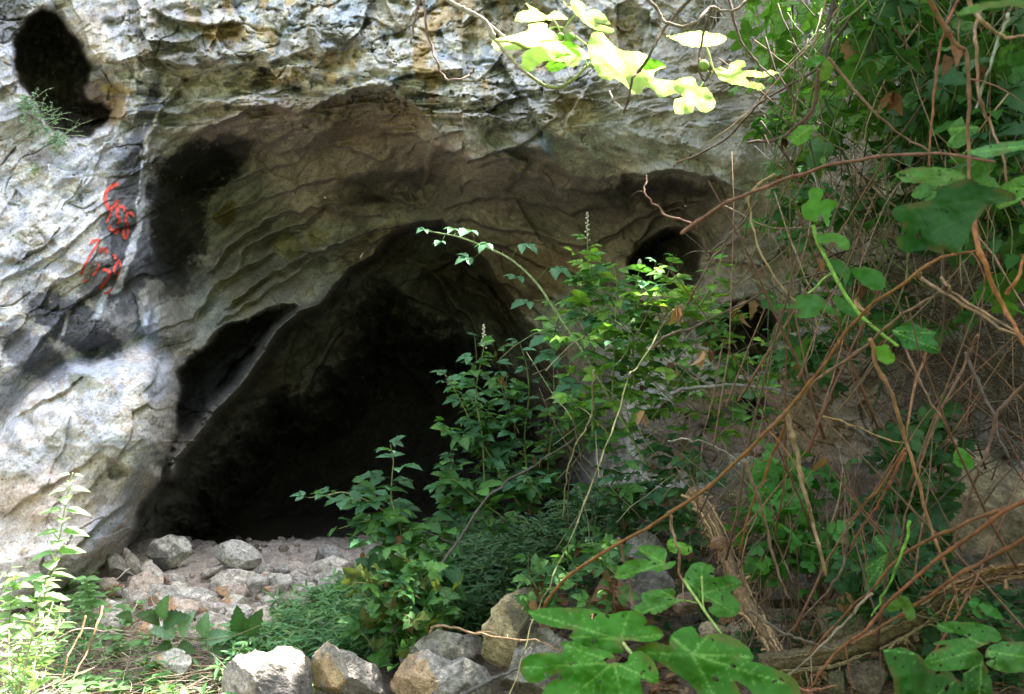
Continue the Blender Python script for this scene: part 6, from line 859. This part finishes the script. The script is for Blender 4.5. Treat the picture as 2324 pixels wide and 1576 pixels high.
herbs('herb_patch', 'dense dark green grassy herbs on the bank under the bramble clump', [(850,1400),(960,1260),(1080,1210),(1250,1160),(1420,1200),(1420,1290),(1200,1340),(1100,1450),(950,1470)], 900, (.10,.26), (9,15), (.06,.11), [(.055,.13,.055),(.045,.10,.045),(.07,.15,.075),(.09,.14,.06)], T_LAN)
herbs('herb_patch', 'small-leaved grey-green herbs below the centre brambles', [(1080,1130),(1250,1090),(1480,1130),(1500,1230),(1300,1250),(1100,1220)], 420, (.12,.3), (12,20), (.02,.04), [(.09,.17,.10),(.06,.13,.07)], T_SM)
herbs('herb_patch', 'mixed green weeds in straw along the bottom left', [(150,1450),(330,1440),(480,1470),(620,1500),(700,1576),(700,1640),(120,1640)], 120, (.06,.16), (6,12), (.04,.075), [(.12,.25,.09),(.10,.22,.08)], T_LAN + T_SM)
herbs('herb_patch', 'pale green broader weeds beside the tall sunlit plant', [(60,1340),(210,1330),(300,1400),(280,1500),(100,1500)], 34, (.10,.28), (8,14), (.035,.06), [(.16,.30,.12),(.13,.26,.09)], T_SM)
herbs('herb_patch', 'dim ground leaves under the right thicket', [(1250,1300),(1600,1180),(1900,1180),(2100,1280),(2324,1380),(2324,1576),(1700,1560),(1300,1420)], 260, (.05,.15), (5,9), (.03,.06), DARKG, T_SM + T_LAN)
def litter(name, label, reg, n, L, cols, cat, rad=.0018):
    pts = scatter(reg, n); mb = MB()
    for p in pts: a = r.random() * 6.28; l = r.uniform(*L); d = np.array([math.cos(a), math.sin(a), r.normal() * .15]); tube(mb, grow(r, p + [0, 0, r.uniform(.005, .05 if 'shaded' in label else .09)], d, l, 4, 0, .12), rad * r.uniform(.5, 1.4), rad * .4, pal(r, 1, cols, .3)[0], 4)
    tag(mb.build(name, M_DRY), label, cat, kind='stuff')
litter('straw', 'bleached straw and dead stalks matted on the lower left ground', [(0,1420),(300,1390),(520,1440),(600,1500),(560,1640),(0,1640)], 1500, (.08,.32), [(.46,.38,.30),(.36,.28,.21),(.52,.46,.40),(.26,.18,.12)], 'straw')
litter('straw', 'thin dark twiglets strewn between the stones of the threshold', [(480,1330),(640,1330),(660,1390),(500,1420),(440,1380)], 130, (.05,.18), [(.22,.18,.15),(.30,.26,.22)], 'twigs', .0015)
litter('straw', 'brown stalks and needles littering the shaded right ground', [(1200,1330),(1600,1200),(2324,1300),(2324,1640),(1200,1640)], 1500, (.06,.25), [(.17,.11,.065),(.22,.15,.09),(.11,.075,.05)], 'litter')
pts = scatter([(1250,1300),(1600,1200),(2200,1260),(2324,1500),(1700,1620),(1250,1560)], 700); m = len(pts); mb = MB()
batches(mb, T_OV + T_LOB[:1], pts + [0, 0, .015], np.c_[r.normal(size=(m, 2)), r.normal(size=m) * .3], np.c_[r.normal(size=(m, 2)) * .5, np.ones(m)], r.uniform(.03, .07, m), pal(r, m, BROWN + [(.24,.16,.10)], .35), r); tag(mb.build('leaf_litter', M_DRY), 'crisp brown fallen leaves on the shaded right ground', 'dead leaves', kind='stuff')
# ------------------------------------------------------------------ plants of the left side
cap = empty('cliff_shrub', on_cliff(95, 330)); tag(cap, 'small blue-green shrub growing out of the rim of the oval rock hollow', 'shrub'); r = np.random.default_rng(5); ms, ml = MB(), MB()
for k in range(70):
    t = r.random(); u = 48 + 95 * t + r.normal() * 9; v = 225 + 100 * t + r.normal() * 14; Y = float(cliffY(40 + 90 * t, 230 + 105 * t)) - .03; 
    if k < 16: d = np.array([.8 + r.random() * .6, -.35, r.uniform(-.25, .75)]); L = r.uniform(.12, .30)
    else: d = np.array([r.uniform(-.1, .7), -.5, r.uniform(-.9, .3)]); L = r.uniform(.05, .14)
    Y = min(Y, 6.0); path = grow(r, P(u, v, Y), d, L, 8, 0, .1); tube(ms, path, .0016, .0008, (.38,.42,.26), 4); leaves_along(r, path, 14 if k > 15 else 16, .012, .026 if k > 15 else .015, [(.22,.33,.25),(.18,.30,.22),(.25,.36,.27)], T_SM, ml, flat=.3, t0=.0 if k > 15 else .3)
ms.build('stem', M_STEM, cap); ml.build('foliage', M_LEAF, cap)
tf = empty('cliff_tuft', on_cliff(80, 395)); tag(tf, 'tiny sparse green tuft rooted in the pale rock below the shrub', 'plant'); ms, ml = MB(), MB()
for k in range(9): path = grow(r, on_cliff(76 + r.normal() * 6, 385 + r.normal() * 6, .01), (r.normal() * .8, -.5, r.uniform(-1.2, .5)), r.uniform(.04, .12), 6, 0, .12); tube(ms, path, .0012, .0007, (.3,.22,.12), 4); leaves_along(r, path, 5, .012, .022, [(.12,.26,.08)], T_SM, ml, flat=.3)
ms.build('stem', M_STEM, tf); ml.build('foliage', M_LEAF, tf)
LP = [(.20,.34,.14),(.24,.38,.18)]
tall = empty('tall_weed', P(70,1460,3.75)); tag(tall, 'tall sunlit weed with paired heart-shaped leaves against the pale slab, far left', 'weed'); ms, ml = MB(), MB()
path = wpath([(60,1470),(75,1400),(95,1340),(120,1275),(135,1220),(145,1165),(155,1110),(165,1073)], 3.75, 3.75, 0, 8); tube(ms, path, .004, .0022, (.36,.42,.22), 6); nP = 15
for i, t in enumerate(np.linspace(.12, .99, nP)):
    q = path[int(t * (len(path) - 1))]; a0 = i * 1.57 + .4; s = np.interp(t, [0, .3, .8, 1], [.10, .115, .085, .04])
    for sgn in (0, 1): a = a0 + math.pi * sgn; d = np.array([math.cos(a), math.sin(a), .12 - .25 * r.random()]); batch(ml, T_OV[i % 2], [q + d * .008], np.array([d]), np.array([[r.normal() * .3, -.3, 1]]), np.array([s * r.uniform(.85, 1.1)]), pal(r, 1, LP, .15))
ms.build('stem', M_STEM, tall); ml.build('foliage', M_LEAF, tall)
for k, (lb, pts, Y, s, nn) in enumerate([('broad-leaved sunlit weed cut by the left edge, at the foot of the tall one', [(20,1470),(22,1400),(30,1340),(38,1300)],3.6,.095,9),('low soft green weed with round leaves between the tall weed and the slab foot', [(215,1420),(205,1370),(200,1340),(195,1310)],4.6,.10,9),('leafy weed in shade just right of the tall sunlit one', [(130,1440),(120,1390),(105,1350),(90,1310)],4.0,.10,8)]):
    e = empty('weed', P(*pts[0], Y)); tag(e, lb, 'weed'); ms, ml = MB(), MB(); path = wpath(pts, Y, Y, 0, 8); tube(ms, path, .003, .002, (.25,.34,.15), 5)
    for i, t in enumerate(np.linspace(.15, .98, nn)):
        q = path[int(t * (len(path) - 1))]
        for sgn in (0, 1): a = i * 1.57 + math.pi * sgn; d = np.array([math.cos(a), math.sin(a), .1]); batch(ml, T_OV[i % 2], [q], np.array([d]), np.array([[r.normal() * .3, -.3, 1]]), np.array([s * r.uniform(.7, 1.1) * (1 - .3 * t)]), pal(r, 1, LP if k < 1 else [(.16,.29,.12)], .15))
    ms.build('stem', M_STEM, e); ml.build('foliage', M_LEAF, e)
wil = empty('willowherb', P(10,1600,3.1)); tag(wil, 'white-lit plant with long narrow leaves in the bottom left corner', 'weed'); ms, ml = MB(), MB()
for k in range(20):
    u0, v0 = r.uniform(-90, 70), r.uniform(1560, 1700); tip = (u0 + r.uniform(-30, 130), v0 - r.uniform(120, 330)); path = wpath([(u0, v0), ((u0 + tip[0]) / 2 - 12, (v0 + tip[1]) / 2), tip], 3.1 + r.uniform(-.1, .3), 3.1 + r.uniform(-.1, .3), 0, 8); tube(ms, path, .0028, .0014, (.36,.30,.22), 5); leaves_along(r, path, 24, .05, .09, [(.26,.38,.20),(.22,.34,.16)], T_LAN, ml, flat=.35)
ms.build('stem', M_STEM, wil); ml.build('foliage', M_LEAF, wil)
sd = empty('bramble_seedling', P(395,1500,4.0)); tag(sd, 'trailing bramble with large pale pleated leaflets among the straw, lower left', 'bramble'); ms, ml = MB(), MB()
mp = wpath([(300,1440),(360,1442),(420,1448),(480,1452),(540,1440),(590,1420)], 4.15, 4.0, 0, 6); tube(ms, mp, .003, .002, (.16,.16,.07), 5)
for u, v, du, dv, s, c in ((366,1405,2,-48,.15,(.10,.20,.09)),(370,1412,48,-18,.13,(.05,.11,.04)),(362,1412,-34,-12,.15,(.06,.10,.035)),(360,1400,-50,-8,.14,(.05,.10,.035)),(400,1440,-56,-12,.17,(.20,.33,.22)),(410,1444,14,-56,.17,(.21,.34,.23)),(464,1446,-6,-50,.13,(.16,.29,.18)),(470,1448,44,-8,.13,(.15,.27,.16)),(545,1436,-8,-52,.13,(.05,.13,.045)),(555,1440,38,-44,.13,(.06,.13,.05)),(390,1462,-34,10,.13,(.05,.10,.035)),(405,1465,30,12,.11,(.05,.10,.035)),(545,1445,-2,30,.12,(.05,.12,.05)),(480,1470,20,20,.13,(.07,.15,.06)),(300,1400,-30,-6,.14,(.05,.10,.035))):
    p, q = P(u, v, 4.1), P(u + du, v + dv, 4.02); tube(ms, [P(u + 4, v + 26, 4.12), p], .0018, .0015, (.2,.28,.12), 4); batch(ml, leaflet(.58, 14, .13, .22, .3, .66), [p], np.array([q - p]), np.array([[.1 + .3 * r.normal(), -.9, .6]]), np.array([np.linalg.norm(q - p) * .92]), np.array([c]))
ms.build('stem', M_STEM, sd); ml.build('foliage', M_LEAF, sd)
for lb, pts, Y0, Y1, px, c in (('long bleached grass stalk leaning across the threshold stones', [(345,1285),(320,1345),(300,1385),(260,1420)],4.6,4.4,3.2,(.55,.50,.44)),('short bleached grass stalk left of the long one', [(292,1289),(272,1308),(258,1325),(250,1345)],4.6,4.5,2.8,(.55,.50,.44)),('orange-tan dry stalk standing in the bottom left straw', [(235,1375),(215,1430),(195,1480),(165,1545)],3.8,3.6,6,(.42,.27,.14)),('second dry tan stalk crossing the first in the bottom left straw', [(195,1400),(175,1450),(150,1500),(138,1540)],3.7,3.6,6,(.44,.30,.16)),('pale dead stalk lying level over the left weeds', [(130,1450),(180,1428),(250,1432),(320,1432)],3.9,4.0,4,(.50,.42,.34)),('reddish dry stalk slanting through the straw toward the slab foot', [(282,1430),(310,1412),(325,1400)],4.1,4.1,5,(.28,.14,.09))): cane(lb, pts, Y0, Y1, px, c, 0, name='dry_stalk', cat='stalk', knob=.2)
# hanging withered leaves, each on its own ------------------------------
r = np.random.default_rng(44)
DL = [('withered brown leaf pair hanging at the upper middle of the bramble crown',1535,705,3.6,.10),('brown folded leaf dangling right of the bramble crown',1678,712,3.0,.075),('green and orange torn leaf hanging below the crown centre',1432,945,3.4,.075),('rust and green leaf drooping beside the torn one',1466,945,3.4,.08),('long curled tan leaf pair above the lower wall',1600,800,3.1,.09),('crumpled brown leaf caught on the long grey stick',1222,1050,4.3,.09),
 ('dark red dead leaf hanging among the herbs behind the front boulders',934,1425,3.9,.06),('tan withered leaf low in the shaded hollow',1918,1360,2.6,.10),('twisted brown leaf hanging on the pale cane at the right wall',1855,590,2.7,.11),('dead rust leaf below the lime stem',1945,680,2.5,.10),('small curled leaf hanging over the red-brown lower wall',1545,1040,3.6,.06),('brown leaf hanging by the thin red-brown upright cane at the top',2148,120,2.1,.09),('pale tan papery leaf under the vine knot',1925,105,2.8,.11),('brown shrivelled cluster high in the dark vines',2025,215,2.7,.10),('dry crumpled leaf on the star of tan canes',1885,1050,2.6,.09),('shrivelled brown leaf just under the left bend of the level cane',1700,690,2.9,.08),('reddish rag-like leaf behind the small bramble foot',948,1310,4.0,.07)]
for lb, u, v, Y, s in DL:
    p = P(u, v - 8, Y); e = empty('withered_leaf', p); tag(e, lb, 'dead leaf')
    for k in range(r.integers(1, 4)): mb = MB(); batch(mb, leaflet(.5, 9, .12, 1.1 * r.random() + .3, r.uniform(-.6, .6), .7), [p + r.normal(size=3) * .006], np.array([[r.normal() * .25, r.normal() * .2, -1]]), r.normal(size=(1, 3)), np.array([s * r.uniform(.5, .8)]), np.array([(.09,.17,.03)]) if 'green' in lb and k == 0 else pal(r, 1, BROWN + [(.28,.17,.09)], .2)); mb.build('blade', M_DRY, e)
# ------------------------------------------------------------------ unseen trees added to shade the place, gaps cut for sun patches
r = np.random.default_rng(50); S = np.array(SUN)
SUN_GAPS = [(P(u, v, Y), rad) for u, v, Y, rad in ((1290,60,3.0,.55),(1450,120,3.0,.5),(1570,200,3.0,.4),(1200,90,3.0,.4),(1640,100,2.6,.4),(1730,170,2.6,.3),(1500,590,4.3,.22),(1440,620,4.3,.2),(1640,590,4.25,.12),(520,1560,3.4,.05),(100,1250,3.75,.5),(60,1450,3.7,.5),(160,1180,3.75,.35),(20,1560,3.2,.5),(1930,90,3.8,.3),(1860,40,3.9,.3),(1770,120,3.9,.2),(1400,720,4.3,.10),(1350,560,4.4,.1))]
def shade_tree(label, base, top, cr, n, zr, seed):
    r = np.random.default_rng(seed); root = empty('added_shade_tree', base); tag(root, label, 'tree', 'unseen trees added to shade the cave mouth'); ms, ml = MB(), MB(); b, t = np.array(base, float), np.array(top, float)
    tr = smoothpath([b, b + (t - b) * .35 + [.1, 0, 0], b + (t - b) * .7 - [.1, .05, 0], t], 8); tube(ms, tr, .13, .05, (.24,.22,.19), 12, .3, .1, .15)
    ctr = []
    for k in range(26):
        d = r.normal(size=3) * cr; e = t + d; e[2] = np.clip(e[2], *zr); m_ = (t + e) / 2 + r.normal(size=3) * .15; m_[2] = max(m_[2], zr[0]); br = smoothpath([tr[-1 - r.integers(0, 6)], m_, e], 6); tube(ms, br, .035, .008, (.24,.22,.19), 6, .2); ctr += [br[-1], br[-4], br[-7]]
    ctr = np.array(ctr); c = ctr[r.integers(0, len(ctr), n)] + r.normal(size=(n, 3)) * np.array([.32, .32, .2]); c[:, 2] = np.clip(c[:, 2], zr[0], None)
    keep = np.ones(n, bool)
    for g, rad in SUN_GAPS:
        w_ = c - g; tt = w_ @ S; keep &= ~((tt > 0) & (np.linalg.norm(w_ - tt[:, None] * S, axis=1) < rad))  # drops crown leaves on sun rays to chosen spots, so light gets through
    c = c[keep]; n = len(c); batches(ml, T_LOB, c, r.normal(size=(n, 3)) * [1, 1, .4], r.normal(size=(n, 3)) * .5 + [0, 0, 1], r.uniform(.13, .22, n), pal(r, n, [(.06,.16,.03),(.05,.13,.03)]), r)
    ms.build('trunk', M_BARK, root); ml.build('crown', M_FIG, root)
shade_tree('added shade tree beside the right edge of the view, its crown over the thicket', (4.6, 2.6, .8), (3.6, 3.9, 4.6), np.array([1.5, 1.1, .6]), 8200, (4.25, 6.4), 1)
shade_tree('second added shade tree behind the viewpoint on the right, its crown overhead', (3.6, .2, .6), (2.6, 2.4, 4.7), np.array([1.2, 1.2, .55]), 8200, (4.0, 6.2), 2)
shade_tree('added shade tree standing against the cliff foot far right', (5.2, 4.4, 1.), (4.4, 4.9, 4.8), np.array([1.0, .8, .9]), 5200, (4.3, 6.8), 3)
